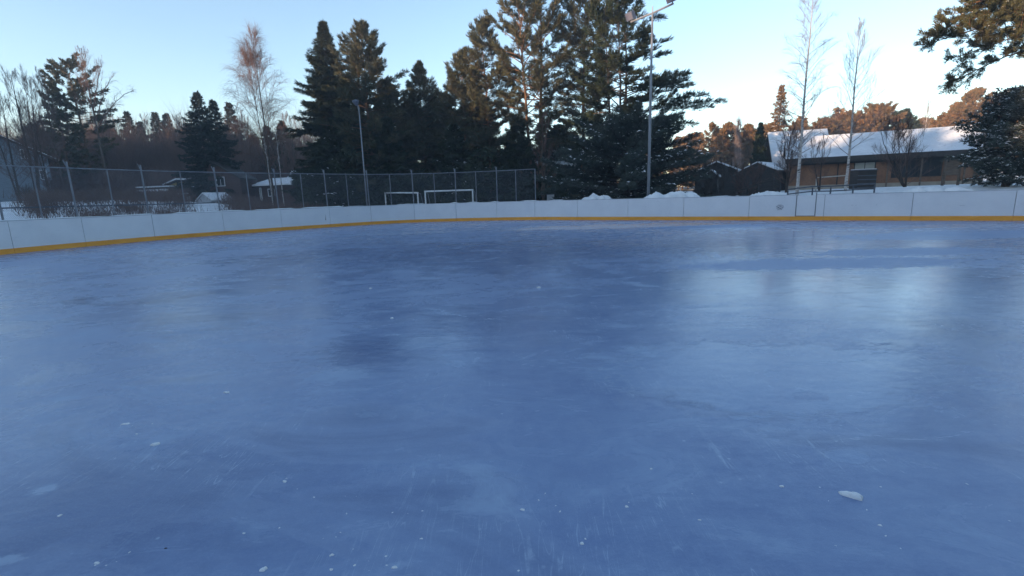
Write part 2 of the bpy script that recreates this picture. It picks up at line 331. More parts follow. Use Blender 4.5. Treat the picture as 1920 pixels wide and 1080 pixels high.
# ------------------------------------------------------------------ mesh builder
class MB:
    def __init__(s): s.v = []; s.t = []; s.q = []; s.n = 0
    def add(s, v, tris=None, quads=None):
        v = np.asarray(v, float).reshape(-1, 3)
        if tris is not None and len(tris): s.t.append(np.asarray(tris, int) + s.n)
        if quads is not None and len(quads): s.q.append(np.asarray(quads, int) + s.n)
        s.v.append(v); s.n += len(v)
    def box(s, o, ax, ay, az):
        """parallelepiped: corner o and three edge vectors"""
        o, ax, ay, az = (np.asarray(k, float) for k in (o, ax, ay, az))
        v = [o, o + ax, o + ax + ay, o + ay]; v += [k + az for k in v]
        qs = [(0, 3, 2, 1), (4, 5, 6, 7), (0, 1, 5, 4), (1, 2, 6, 5), (2, 3, 7, 6), (3, 0, 4, 7)]
        if np.cross(ax, ay) @ az < 0: qs = [k[::-1] for k in qs]
        s.add(v, None, qs)
    def cbox(s, c, sx, sy, sz, yaw=0.):
        """box standing on c (centre of its bottom)"""
        u = np.array([math.cos(yaw), math.sin(yaw), 0]); w = np.array([-u[1], u[0], 0]); c = np.asarray(c, float)
        s.box(c - u * sx / 2 - w * sy / 2, u * sx, w * sy, (0, 0, sz))
    def prism(s, poly, d):
        """extrude a planar polygon (list of 3-D points) along d"""
        P = np.asarray(poly, float); n = len(P); d = np.asarray(d, float)
        tr = [(0, i, i + 1) for i in range(1, n - 1)]
        tr2 = [(n, n + i + 1, n + i) for i in range(1, n - 1)]
        qs = [(i, i + n, (i + 1) % n + n, (i + 1) % n) for i in range(n)]
        s.add(np.vstack([P, P + d]), tr + tr2, qs)
    def tube(s, pts, rad, k=6):
        P = np.asarray(pts, float); n = len(P); rad = np.broadcast_to(np.asarray(rad, float), (n,))
        T = np.gradient(P, axis=0); T /= np.linalg.norm(T, axis=1)[:, None] + 1e-9
        up = np.array([0, 0, 1.]) if abs(T[0][2]) < .9 else np.array([1., 0, 0])
        A = np.cross(T, up); A /= np.linalg.norm(A, axis=1)[:, None] + 1e-9; B = np.cross(T, A)
        th = np.arange(k) * 2 * math.pi / k
        V = P[:, None, :] + rad[:, None, None] * (A[:, None, :] * np.cos(th)[None, :, None] + B[:, None, :] * np.sin(th)[None, :, None])
        i = np.arange(n - 1)[:, None] * k; j = np.arange(k)[None, :]; j2 = (j + 1) % k
        Q = np.stack([i + j, i + k + j, i + k + j2, i + j2], -1).reshape(-1, 4)
        caps = [(0, a, a + 1) for a in range(1, k - 1)] + [((n - 1) * k, (n - 1) * k + a + 1, (n - 1) * k + a) for a in range(1, k - 1)]
        s.add(V.reshape(-1, 3), caps, Q)
    def cones(s, A, B, r0, r1=None):
        """many three-sided tapered sticks from A to B"""
        A = np.asarray(A, float); B = np.asarray(B, float); n = len(A)
        if n == 0: return
        r0 = np.broadcast_to(np.asarray(r0, float), (n,))
        T = B - A; T /= np.linalg.norm(T, axis=1)[:, None] + 1e-9
        up = np.where(np.abs(T[:, 2:3]) < .9, np.array([[0, 0, 1.]]), np.array([[1., 0, 0]]))
        X = np.cross(T, up); X /= np.linalg.norm(X, axis=1)[:, None] + 1e-9; Y = np.cross(T, X)
        ring = [X * math.cos(a) + Y * math.sin(a) for a in (0, 2.094, 4.189)]
        if r1 is None:
            V = np.stack([A + ring[i] * r0[:, None] for i in range(3)] + [B], 1)
            o = np.arange(n)[:, None, None] * 4
            F = (np.array([[0, 3, 1], [1, 3, 2], [2, 3, 0]])[None] + o).reshape(-1, 3)
            s.add(V, F)
        else:
            r1 = np.broadcast_to(np.asarray(r1, float), (n,))
            V = np.stack([A + ring[i] * r0[:, None] for i in range(3)] + [B + ring[i] * r1[:, None] for i in range(3)], 1)
            o = np.arange(n)[:, None, None] * 6
            F = (np.array([[0, 3, 4, 1], [1, 4, 5, 2], [2, 5, 3, 0]])[None] + o).reshape(-1, 4)
            s.add(V, None, F)
    def build(s, name, mat, parent=None, smooth=False, loc=None):
        V = np.concatenate(s.v) if s.v else np.zeros((0, 3))
        o0 = np.zeros(3)
        if parent is not None:
            r = parent
            while r.parent: r = r.parent
            o0 = np.array(r.location)
        elif loc is not None: o0 = np.asarray(loc, float)
        V = V - o0
        T = np.concatenate(s.t) if s.t else np.zeros((0, 3), int); Q = np.concatenate(s.q) if s.q else np.zeros((0, 4), int)
        me = bpy.data.meshes.new(name)
        me.vertices.add(len(V)); me.vertices.foreach_set('co', V.astype(np.float32).ravel())
        nl = len(T) * 3 + len(Q) * 4
        me.loops.add(nl); me.loops.foreach_set('vertex_index', np.r_[T.ravel(), Q.ravel()].astype(np.int32))
        me.polygons.add(len(T) + len(Q))
        me.polygons.foreach_set('loop_start', np.r_[np.arange(len(T)) * 3, len(T) * 3 + np.arange(len(Q)) * 4].astype(np.int32))
        me.update(calc_edges=True); me.validate()
        me.polygons.foreach_set('use_smooth', np.full(len(T) + len(Q), smooth))
        me.materials.append(M[mat] if isinstance(mat, str) else mat)
        ob = bpy.data.objects.new(name, me); C.objects.link(ob)
        if parent is not None: ob.parent = parent
        else: ob.location = o0
        return ob

def tag(o, label=None, cat=None, group=None, kind=None):
    if label: o['label'] = label
    if cat: o['category'] = cat
    if group: o['group'] = group
    if kind: o['kind'] = kind
    return o
def thing(name, label, cat, loc, group=None):
    o = bpy.data.objects.new(name, None); o.empty_display_size = .3; C.objects.link(o)
    o.location = tuple(float(k) for k in loc); return tag(o, label, cat, group)

# ------------------------------------------------------------------ ground and ice
def axis(lo, hi, step, far, k=1.22):
    a = list(np.arange(lo, hi + .01, step)); s = step
    while a[-1] < far: s *= k; a.append(a[-1] + s)
    s = step
    while a[0] > -far: s *= k; a.insert(0, a[0] - s)
    return np.array(a)
gx, gy = axis(-62, 52, .9, 420), axis(-18, 66, .9, 420)
X, Y = np.meshgrid(gx, gy, indexing='ij'); Z = hgt(X.ravel(), Y.ravel())
g = MB(); n1, n2 = len(gx), len(gy)
I = (np.arange(n1 - 1)[:, None] * n2 + np.arange(n2 - 1)[None, :]).ravel()
g.add(np.c_[X.ravel(), Y.ravel(), Z], None, np.c_[I, I + n2, I + n2 + 1, I + 1])
tag(g.build('snowy_ground', 'ground', smooth=True), kind='structure')
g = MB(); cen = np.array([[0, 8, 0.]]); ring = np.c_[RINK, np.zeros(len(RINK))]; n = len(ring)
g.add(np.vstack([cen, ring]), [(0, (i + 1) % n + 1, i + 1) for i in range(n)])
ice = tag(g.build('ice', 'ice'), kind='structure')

# ------------------------------------------------------------------ rink boards
def strip(mb, s0, s1, o0, o1, z0, z1, step=.5):
    """solid band following the board line"""
    n = max(2, int((s1 - s0) / step) + 1); S = np.linspace(s0, s1, n)
    A = np.array([pp(s, o0) for s in S]); B = np.array([pp(s, o1) for s in S])
    V = np.concatenate([np.c_[A, np.full(n, z0)], np.c_[B, np.full(n, z0)], np.c_[B, np.full(n, z1)], np.c_[A, np.full(n, z1)]])
    q = []
    for k in range(4):
        a, b = k * n, ((k + 1) % 4) * n
        for i in range(n - 1): q.append((a + i, a + i + 1, b + i + 1, b + i))
    q += [(0, n, 2 * n, 3 * n), (n - 1, 4 * n - 1, 3 * n - 1, 2 * n - 1)]
    mb.add(V, None, q)
SEAMS = [20, 158, 290, 422, 531, 622, 699, 778, 856, 932, 1003, 1083, 1177, 1281, 1403, 1543, 1707, 1898]
ss = [s_at(p) for p in SEAMS]
while ss[0] > 3.2: ss.insert(0, ss[0] - 2.95)
while ss[-1] < SLEN - 3: ss.append(ss[-1] + 2.95)
BTOP = 1.15
bb = thing('rink_boards', 'white ice rink boards with a yellow kick strip curving round the far side', 'rink boards', (*pp(s_at(960)), 0))
sg0, sg1, sg2 = s_at(1491), s_at(1526.5), s_at(1543)
prng = random.Random(5)
for a, b in zip(ss[:-1], ss[1:]):
    j = prng.uniform(-.006, .006)
    if a < sg0 < b:
        m = MB(); strip(m, a + .012, sg0 - .03, j, .05 + j, .185, BTOP); m.build('board_panel', 'board', bb)
        m = MB(); strip(m, sg1 + .03, b - .008, j, .05 + j, .185, BTOP); m.build('board_panel', 'board', bb)
        m = MB(); strip(m, sg0 + .012, sg1 - .012, .008, .05, .215, BTOP - .01); gd = m.build('gate_door', 'board', bb)
        m = MB(); strip(m, sg1 - .16, sg1 + .1, .062, .085, .9, .96); m.build('latch', 'steel', gd)
        m = MB(); strip(m, sg0 - .03, sg0 + .012, .03, .06, .186, BTOP); strip(m, sg1 - .012, sg1 + .03, .03, .06, .186, BTOP + .12); strip(m, sg0 + .012, sg1 - .012, .012, .05, .186, .213)
        m.build('gate_frame', 'seam', bb)
    else:
        m = MB(); strip(m, a + .008, b - .008, j, .05 + j, .185, BTOP); m.build('board_panel', 'board', bb)
    m = MB(); strip(m, a + .004, b - .004, -.018, .046, -.02, .182); m.build('kick_plate', 'kick', bb)
m = MB(); strip(m, ss[0], ss[-1], .056, .10, -.1, BTOP - .02); m.build('backing', 'seam', bb)
m = MB(); strip(m, ss[0], sg0 - .03, -.008, .11, BTOP + .002, BTOP + .03); strip(m, sg1 + .03, ss[-1], -.008, .11, BTOP + .002, BTOP + .03); m.build('top_rail', 'cap', bb)
# round smudge of black puck marks and a few scuffs
m = MB(); s0 = s_at(1461)
def scuff(mb, s, z, L, h, tilt=0.):
    a, b = pp(s - L / 2, -.010), pp(s + L / 2, -.010); nrm = pp(s, -.013) - pp(s, -.010)
    mb.box((*a, z - tilt), (*(b - a), 2 * tilt), (*nrm, 0), (0, 0, h))
for dx, dz, L, h, t in ((-.09, .58, .10, .03, .03), (-.13, .64, .07, .03, .02), (-.02, .70, .16, .025, .0), (.02, .63, .12, .025, -.02), (-.03, .56, .15, .03, -.02), (.10, .57, .07, .035, .03), (.11, .66, .05, .03, -.02), (-.06, .50, .10, .022, .015), (.04, .51, .08, .02, -.01)):
    scuff(m, s0 + dx, dz, L, h, t)
m.build('puck_mark', 'lamp', bb)
m = MB()
for px, z, L in ((1595, .66, .06), (1602, .655, .05), (1800, .6, .16), (1640, .66, .05), (1210, .7, .05), (655, .62, .08)):
    m = MB(); scuff(m, s_at(px), z, L, .018, .004); m.build('scuff', 'cap', bb)

# thin broken ridge of snow left on the board tops
m = MB(); r = np.random.RandomState(11)
for p0, p1, h in ((-20, 100, .05), (100, 205, .04), (215, 300, .05), (330, 470, .05), (480, 560, .05), (570, 650, .06), (655, 690, .03), (745, 800, .05), (845, 862, .07), (875, 900, .06), (918, 938, .06), (975, 1010, .05), (1030, 1060, .06), (1130, 1150, .04), (1330, 1372, .05), (1376, 1384, .06), (1640, 1665, .05), (1700, 1735, .04), (1860, 1880, .05)):
    a, b = s_at(max(p0, 2)) if p0 > 0 else s_at(2) - 1.5, s_at(p1)
    n = max(4, int((b - a) / .12)); S = np.linspace(a, b, n)
    hh = np.convolve(r.uniform(.2, 1.3, n + 4), np.ones(5) / 5, 'valid')[:n] * h * np.minimum(1, np.minimum(np.arange(n), np.arange(n)[::-1]) / 2.)
    prof = [(-.006, 0), (.015, .7), (.05, 1.), (.085, .75), (.105, 0)]
    V = np.array([[*pp(s, o), BTOP + .031 + k * f * .8] for s, k in zip(S, hh) for o, f in prof])
    m.add(V, None, [(i * 5 + j, i * 5 + j + 1, i * 5 + j + 6, i * 5 + j + 5) for i in range(n - 1) for j in range(4)])
tag(m.build('snow', 'snow', smooth=True), 'thin broken line of snow lying on the rink board tops', 'snow', kind='stuff')

# ------------------------------------------------------------------ chain link fence above the far boards
FS0, FS1, FZ, OFF = s_at(1003), None, 3.12, .17
fs_lo = max(1., s_at(20) - 6.)
ff = thing('chain_link_fence', 'tall chain link fence on steel posts behind the left curve of the rink boards', 'fence', (*pp(s_at(600), OFF), 0))
def post(s, r, z1, lean=0., fork=False):
    m = MB(); p = pp(s, OFF); q = pp(s, OFF + lean)
    m.tube([(*p, -.15), (*(p * .5 + q * .5), z1 / 2), (*q, z1)], r, 8)
    if fork:
        m.tube([(*pp(s, OFF + lean * .8), z1 - .30), (*pp(s - .09, OFF + lean + .02), z1 + .05)], r * .5, 6)
    m.build('post', 'steel', ff)
thick = [20, 158, 290, 422, 531, 622, 699, 778, 856, 932]
sT = [s_at(p) for p in thick]; sT = [sT[0] - 2.9] + sT
for s in sT: post(s, .034, FZ + .24, .06, True)
sT = sorted(sT)
for a, b in zip(sT[:-1], sT[1:]): post((a + b) / 2, .024, FZ, .0)
post((sT[-1] + FS0) / 2, .028, FZ); post(FS0, .032, FZ)
m = MB(); S = np.arange(sT[0], FS0 + .01, .4); S[-1] = FS0
m.tube([(*pp(s, OFF - .045), FZ - .01) for s in S], .022, 6); m.build('top_rail', 'steel', ff)
m = MB(); w0, w1 = 1.22, FZ - .03; pitch = .062; A, B = [], []
nseg = 5; dz = (w1 - w0) / nseg
for k0 in np.arange(sT[0] - (w1 - w0), FS0, pitch):
    for sg in (1, -1):
        for i in range(nseg):
            sa = k0 + (i * dz if sg > 0 else (nseg - i) * dz); sb = k0 + ((i + 1) * dz if sg > 0 else (nseg - i - 1) * dz)
            if min(sa, sb) < sT[0] or max(sa, sb) > FS0: continue
            A.append((*pp(sa, OFF - .09), w0 + i * dz)); B.append((*pp(sb, OFF - .09), w0 + (i + 1) * dz))
m.cones(A, B, .0019, .0019); m.build('wire_mesh', 'wire', ff)
# lower dark rail on the left stretch
m = MB(); S = np.arange(sT[0], s_at(425), .4); m.tube([(*pp(s, OFF + .075), 1.62) for s in S], .028, 6); m.build('lower_rail', 'steel_dark', ff)

# ------------------------------------------------------------------ trees
def unit(v): v = np.asarray(v, float); return v / (np.linalg.norm(v) + 1e-9)
def blades(mb, P, D, rs, nb, L, W, spread=.8, up=.25):
    """needle tufts: nb narrow leaf-sized triangles at each tuft"""
    if not len(P): return
    P = np.repeat(np.asarray(P, float), nb, 0); D = np.repeat(np.asarray(D, float), nb, 0); n = len(P)
    rnd = rs.normal(size=(n, 3)); rnd /= np.linalg.norm(rnd, axis=1)[:, None]
    d = D + rnd * spread + np.array([0, 0, up]); d /= np.linalg.norm(d, axis=1)[:, None] + 1e-9
    sd = np.cross(d, rs.normal(size=(n, 3))); sd /= np.linalg.norm(sd, axis=1)[:, None] + 1e-9
    l = L * rs.uniform(.6, 1.25, (n, 1)); b = P + rnd * L * .25
    V = np.stack([b - sd * W * .5, b + sd * W * .5, b + d * l * .55 + sd * W * .7, b + d * l, b + d * l * .55 - sd * W * .7], 1)
    o = np.arange(n)[:, None, None] * 5
    mb.add(V, (np.array([[0, 1, 2], [0, 2, 4], [4, 2, 3]])[None] + o).reshape(-1, 3))
def caps(mb, P, rs, size):
    """small lumps of snow resting on the branches"""
    P = np.asarray(P, float); n = len(P)
    if not n: return
    a = rs.uniform(0, 6.28, n); s = size * rs.uniform(.5, 1.3, (n, 1)); k = rs.uniform(.4, .75, (n, 1))
    u = np.c_[np.cos(a), np.sin(a), rs.uniform(-.35, .35, n)] * s; w = np.c_[-np.sin(a), np.cos(a), rs.uniform(-.35, .35, n)] * s * k
    top = P + np.array([0, 0, 1]) * s * .38
    V = np.stack([P - u, P - w * .9 - u * .2, P + u, P + w, top], 1); o = np.arange(n)[:, None, None] * 5
    mb.add(V, (np.array([[0, 1, 4], [1, 2, 4], [2, 3, 4], [3, 0, 4], [0, 2, 1], [0, 3, 2]])[None] + o).reshape(-1, 3))

def conifer(name, label, top, D, prof, seed, nbr, t0=.12, elev=((0, -5), (.6, 15), (1, 60)), curl=8., mat='needle_pine', bark='bark_pine',
            nb=7, L=.22, W=.035, tw_sp=.30, tw_len=.55, tuft_sp=.2, flat=.5, trunk_r=.18, stems=1, snow=0., asym=None, group=None, cat='tree',
            u0=.3, jit=.3, cluster=0., snow_size=.13, wob=.25, up=.25, spread=.8, fork=.2, base_xy=None, wide=1., dense=1., limbs=()):
    rs = np.random.RandomState(seed)
    tp = at(*top, D); x, y = (tp[0], tp[1]) if base_xy is None else base_xy
    zb = hgt(x, y) - .1; H = tp[2] - zb
    root = thing(name, label, cat, (x, y, zb), group)
    tm, cm = MB(), MB(); TA, TB, TR = [], [], []; TP, TD = [], []; SP = []
    pt, pr = zip(*prof); et, ee = zip(*elev); pr = np.array(pr) * wide; nbr = int(nbr * dense); tw_len = tw_len * (1 + (wide - 1) * .8)
    spines = []
    for k in range(stems):
        a = k * 6.28 / stems + rs.uniform(0, 1); f = 0 if stems == 1 else fork
        hh = H * (1 if k == 0 else rs.uniform(.86, .97))
        zz = np.linspace(0, hh, 12); t = zz / H
        off = f * H * .12 * np.sqrt(t)
        px = x + np.cos(a) * off * (0.35 if k == 0 else 1) + np.cumsum(rs.normal(0, wob * .25, 12)) * t
        py = y + np.sin(a) * off * (0.35 if k == 0 else 1) + np.cumsum(rs.normal(0, wob * .25, 12)) * t
        sp = np.c_[px, py, zb + zz]; sp[-1] = sp[-1] if k else (x, y, zb + H); spines.append((sp, hh))
        tm.tube(sp, np.maximum(trunk_r * (1 - .93 * zz / hh) * (1 if k == 0 else .8), .018), 8)
    az = rs.uniform(0, 6)
    LB = []
    for tx, ty, dd_, hz in limbs:
        q = at(tx, ty, D + dd_); sp = spines[0][0]; c = np.array([np.interp(hz * H, sp[:, 2] - zb, sp[:, k]) for k in range(3)])
        LB.append(np.array([c + (q - c) * (j / 6) + np.array([0, 0, 1.]) * math.sin(j / 6 * math.pi) * .35 + (rs.normal(0, .08, 3) if 0 < j < 6 else 0) for j in range(7)]))
    for i in range(nbr + len(LB)):
        t = t0 + (1 - t0) * ((min(i, nbr - 1) + rs.uniform(0, 1)) / nbr) ** .92
        sp, hh = spines[i % stems]
        zl = min(t * H, hh * .995); c = np.array([np.interp(zl, sp[:, 2] - zb, sp[:, k]) for k in range(3)])
        az += 2.399 + rs.normal(0, .3)
        if cluster: az = round(az / cluster) * cluster + rs.normal(0, .2)
        Lb = np.interp(t, pt, pr) * rs.uniform(1 - jit, 1 + jit * .6)
        if asym: Lb *= max(.25, 1 + asym[1] * math.cos(az - asym[0]))
        if stems > 1: Lb = max(.35, Lb - .0)
        if Lb < .08: continue
        e = R(np.interp(t, et, ee) + rs.normal(0, 7)); n = 7; P = [c]; aa = az
        st = Lb / (n - 1)
        for j in range(n - 1):
            P.append(P[-1] + st * np.array([math.cos(e) * math.cos(aa), math.cos(e) * math.sin(aa), math.sin(e)]))
            e += R(curl * (j / 2.5 - .6)) + rs.normal(0, .05); aa += rs.normal(0, .10)
        P = np.array(P)
        if i >= nbr: P = LB[i - nbr]; Lb = np.linalg.norm(P[-1] - P[0])
        rb = max(.012, min(trunk_r * (1 - .9 * t) * .55, .013 * Lb + .012))
        for j in range(n - 1):
            TA.append(P[j]); TB.append(P[j + 1]); TR.append((rb * (1 - j / n), rb * (1 - (j + 1) / n)))
        nt_ = max(2, int(Lb * (1 - u0) / tw_sp))
        for j in range(nt_ * 2 + 1):
            u = min(1., u0 + (1 - u0) * (j / (nt_ * 2)) ** .8) if j < nt_ * 2 else 1.
            f = u * (n - 1); k = min(int(f), n - 2); c2 = P[k] + (P[k + 1] - P[k]) * (f - k); d = unit(P[k + 1] - P[k])
            sg = 1 if j % 2 else -1
            if j == nt_ * 2: dd = d
            else:
                an = sg * R(rs.uniform(35, 70)); dd = np.array([d[0] * math.cos(an) - d[1] * math.sin(an), d[0] * math.sin(an) + d[1] * math.cos(an), d[2] * .6 + rs.normal(0, .28) * (1 - flat) * 2 + up * .3])
            dd = unit(dd); l = tw_len * (1.1 - .65 * u) * rs.uniform(.6, 1.2) * min(1, Lb / 2. + .12)
            TA.append(c2); TB.append(c2 + dd * l); TR.append((.009, .004))
            kk = max(2, int(l / tuft_sp) + 1)
            for q in range(kk):
                TP.append(c2 + dd * l * (q + .7) / kk + rs.normal(0, .03, 3)); TD.append(dd)
                if snow and rs.uniform() < snow: SP.append(TP[-1] + np.array([0, 0, L * .45]))
    TR = np.array(TR); tm.cones(TA, TB, TR[:, 0], TR[:, 1])
    # leader tufts
    for k in range(6): TP.append(np.array([x, y, zb + H - .12 * k])); TD.append(np.array([0, 0, 1.]))
    blades(cm, TP, TD, rs, nb, L, W, spread, up)
    tm.build('trunk', bark, root); cm.build('crown', mat, root)
    if SP: sm = MB(); caps(sm, SP, rs, snow_size); tag(sm.build('snow_cover', 'snow', root), kind='stuff')
    return root
SPR = ((0, -22), (.5, -8), (.85, 5), (1, 35))
def spruce(name, label, top, D, rad, seed, nbr=150, mat='needle_spruce', snow=0., prof=None, **kw):
    a = dict(t0=.06, elev=SPR, curl=9., mat=mat, bark='bark_dark', nb=6, L=.2, W=.04, tw_sp=.22, tw_len=.5, tuft_sp=.17, flat=.85, trunk_r=.17, snow=snow, u0=.15, jit=.38, up=-.25, spread=.7, wob=.03)
    a.update(kw)
    return conifer(name, label, top, D, prof or [(0, rad), (.15, rad), (.55, rad * .62), (.85, rad * .28), (.96, rad * .1), (1, .08)], seed, nbr, **a)

def bare(name, label, top, D, seed, prof, n1=26, n2=7, n3=5, elev=((0, 35), (1, 70)), droop=0., twig='twig', bark='bark', trunk_r=.14, t0=.25, group=None,
         wob=.15, r3=.006, stems=1, fork=1., len3=.9, curl=4., cat='tree', mat_part='branches', limbs=(), fan=.5):
    rs = np.random.RandomState(seed); tp = at(*top, D); x, y = tp[0], tp[1]; zb = hgt(x, y) - .1; H = tp[2] - zb
    root = thing(name, label, cat, (x, y, zb), group); tm, cm = MB(), MB()
    pt, pr = zip(*prof); et, ee = zip(*elev); A, B, R0, R1 = [], [], [], []
    spines = []
    for k in range(stems):
        zz = np.linspace(0, H * (1 if k == 0 else rs.uniform(.75, .98)), 14); t = zz / H; a = rs.uniform(0, 6.28)
        off = (0 if k == 0 else fork) * t ** .8
        w = np.cumsum(rs.normal(0, wob * .2, (14, 2)), 0) * t[:, None]
        sp = np.c_[x + np.cos(a) * off + w[:, 0], y + np.sin(a) * off + w[:, 1], zb + zz]; spines.append(sp)
        tm.tube(sp, np.maximum(trunk_r * (1 - .95 * zz / zz[-1]) ** .9 * (1 if k == 0 else .75), .012), 7)
    def grow(p, az, el, L, n, dr, r, cu=0.):
        P = [p]; st = L / n
        for j in range(n):
            d = np.array([math.cos(el) * math.cos(az), math.cos(el) * math.sin(az), math.sin(el)]); P.append(P[-1] + d * st)
            el += R(cu) - dr * (j + 1) / n * math.cos(el); az += rs.normal(0, .13); el += rs.normal(0, .07)
            f0, f1 = 1 - j / n * .75, 1 - (j + 1) / n * .75
            A.append(P[-2]); B.append(P[-1]); R0.append(r * f0); R1.append(r * f1)
        return np.array(P)
    def sub(P, n, frac0, L0, el_off, dr, r, seg, nxt=None, cu=0.):
        m = len(P) - 1
        if nxt is None and droop < .7: L0 = min(L0, .75 * np.linalg.norm(P[-1] - P[0]) + .08)
        for j in range(n):
            u = frac0 + (1 - frac0) * (j + rs.uniform(0, 1)) / n; f = min(u * m, m - 1e-3); k = int(f); p = P[k] + (P[k + 1] - P[k]) * (f - k); d = unit(P[k + 1] - P[k])
            az = math.atan2(d[1], d[0]) + rs.choice([-1, 1]) * rs.uniform(.35, 1.0) * (1 + fan); el = math.asin(np.clip(d[2], -1, 1)) + el_off + rs.normal(0, .25)
            Q = grow(p, az, el, L0 * (1.15 - .7 * u) * rs.uniform(.6, 1.2), seg, dr, r, cu)
            if nxt: nxt(Q)
    az = rs.uniform(0, 6)
    for i in range(n1):
        t = t0 + (.99 - t0) * (i + rs.uniform(0, 1)) / n1; sp = spines[i % stems]
        zl = min(t * H, sp[-1, 2] - zb - .05); c = np.array([np.interp(zl, sp[:, 2] - zb, sp[:, k]) for k in range(3)]); az += 2.4 + rs.normal(0, .4)
        L = np.interp(t, pt, pr) * rs.uniform(.7, 1.15)
        P = grow(c, az, R(np.interp(t, et, ee) + rs.normal(0, 6)), L, 6, droop * .25, max(.009, trunk_r * .32 * (1 - t * .85)), curl)
        sub(P, n2, .2, L * .55, .1, droop * .6, .006, 4, lambda Q: sub(Q, n3, .15, len3, .0, droop, r3, 3))
    for tx, ty, hz in limbs:     # long separate limbs that reach a given spot of the crown
        q = at(tx, ty, D); sp = spines[0]; c = np.array([np.interp(hz * H, sp[:, 2] - zb, sp[:, k]) for k in range(3)]); n = 9; P = []
        for j in range(n + 1):
            u = j / n; P.append(c + (q - c) * u + np.array([0, 0, 1.]) * math.sin(u * math.pi * .8) * np.linalg.norm(q - c) * .16 + rs.normal(0, .06, 3) * (u > 0))
        P = np.array(P)
        for j in range(n): A.append(P[j]); B.append(P[j + 1]); R0.append(.075 * (1 - j / n * .8)); R1.append(.075 * (1 - (j + 1) / n * .8))
        sub(P, n2 * 2, .3, np.linalg.norm(q - c) * .3, .15, droop * .6, .013, 4, lambda Q: sub(Q, n3, .1, len3, .0, droop, r3, 3))
    if n1 < 12: tm.cones(A, B, R0, R1)
    tm.build('trunk', bark, root)
    if n1 >= 12: cm.cones(A, B, R0, R1); cm.build(mat_part, twig, root)
    return root

# --- the dark group of conifers behind the far end
BIG = dict(wide=1.35, dense=1.45, jit=.38, nb=15, L=.31, W=.026, spread=.6)
EP = ((0, -8), (.45, 8), (.8, 30), (1, 65))
spruce('spruce_tree', 'tall dark spruce with a pointed top, left end of the big conifer group', (605, 42), 47, 3.1, 21, 190, prof=[(0, 2.9), (.2, 3.1), (.5, 2.3), (.72, 1.4), (.88, .6), (.96, .15), (1, .04)], mat='needle_dark', **BIG)
conifer('pine_tree', 'dark pine with a ragged open crown right behind the tall pointed spruce', (680, 52), 46, [(0, 1.5), (.2, 3.), (.5, 3.1), (.75, 2.1), (.92, 1.0), (1, .2)], 22, 120, .1, EP, mat='needle_pine', **BIG)
conifer('pine_tree', 'shorter rounded conifer standing clear between two taller dark pines', (787, 120), 51, [(0, 2.2), (.3, 2.6), (.6, 2.0), (.82, 1.0), (.95, .3), (1, .06)], 23, 130, .06, EP, mat='needle_pine', tw_sp=.26, **BIG)
conifer('pine_tree', 'slim dark pine at the left shoulder of the tallest pines', (868, 104), 48, [(0, 2.), (.3, 2.8), (.6, 2.2), (.8, 1.5), (.93, .7), (1, .2)], 24, 110, .08, EP, **BIG)
conifer('pine_tree', 'tall pine with a tufted narrow top left of the tallest pines', (910, 44), 47, [(0, .6), (.25, 2.2), (.5, 2.6), (.7, 2.2), (.88, 1.4), (1, .25)], 25, 95, .16, EP, u0=.35, **dict(BIG, wide=1.25, dense=1.5))
conifer('pine_tree', 'tallest twin-stemmed pine with brownish open crown cut by the photo top', (1000, -42), 45, [(0, .5), (.22, 1.5), (.42, 2.7), (.65, 3.2), (.85, 2.6), (1, .6)], 26, 110, .24, ((0, 10), (.5, 25), (1, 65)), u0=.4, stems=2, fork=.75, trunk_r=.24, **dict(BIG, wide=1.25, dense=1.5))
conifer('pine_tree', 'tall pine with reddish upper stem between the tallest pine and the lamp post tree', (1092, -45), 47, [(0, .5), (.25, 1.6), (.45, 2.3), (.7, 2.7), (.9, 2.), (1, .4)], 27, 100, .22, ((0, 5), (.5, 20), (1, 60)), u0=.4, trunk_r=.22, **dict(BIG, wide=1.25, dense=1.5))
conifer('pine_tree', 'broad multi-stemmed pine behind the tall lamp post with long layered limbs', (1172, 2), 38.5, [(0, 1.), (.15, 1.6), (.34, 3.3), (.5, 3.5), (.62, 2.7), (.78, 2.2), (.92, 1.5), (1, .3)], 28, 105, .27, ((0, -4), (.5, 8), (.8, 22), (1, 55)), mat='needle_dark', u0=.42, stems=3, fork=.8, trunk_r=.2, asym=(0., .12), flat=.75, bark='bark_dark', **dict(BIG, wide=1.15, dense=1.5), cluster=.5,
        limbs=((1352, 190, -1., .46), (1330, 200, .6, .45), (1318, 178, -2., .47), (1296, 160, 1., .5), (1275, 222, -1.5, .40), (1300, 232, .5, .40), (1248, 75, 0., .76), (1252, 100, 1., .68), (1285, 150, -1., .55), (1240, 35, .5, .84)))
conifer('pine_tree', 'low snow-dusted spreading evergreen around the foot of the lamp post', (1180, 236), 35.5, [(0, 4.6), (.3, 5.2), (.6, 4.4), (.85, 2.6), (1, .5)], 29, 130, .05, ((0, -4), (.6, 12), (1, 35)), mat='needle_blue', u0=.3, snow=.22, snow_size=.14, flat=.8, curl=2., bark='bark_dark', trunk_r=.16, **dict(BIG, wide=1.08), asym=(3.14, .12))
spruce('spruce_tree', 'small dark spruce filling the gap below the tallest twin-stemmed pine', (968, 225), 44, 2.1, 30, 90, mat='needle_dark', **BIG)
spruce('spruce_tree', 'squat dark spruce behind the second football goal', (852, 235), 45, 2.4, 31, 90, mat='needle_dark', snow=.05, **BIG)
spruce('spruce_tree', 'squat dark spruce behind the slim left lamp post', (725, 225), 44, 2.4, 32, 90, mat='needle_dark', **BIG)
spruce('spruce_tree', 'dark spruce skirt at the foot of the tall pointed spruce', (625, 232), 44.5, 2.7, 33, 100, mat='needle_dark', snow=.05, **BIG)
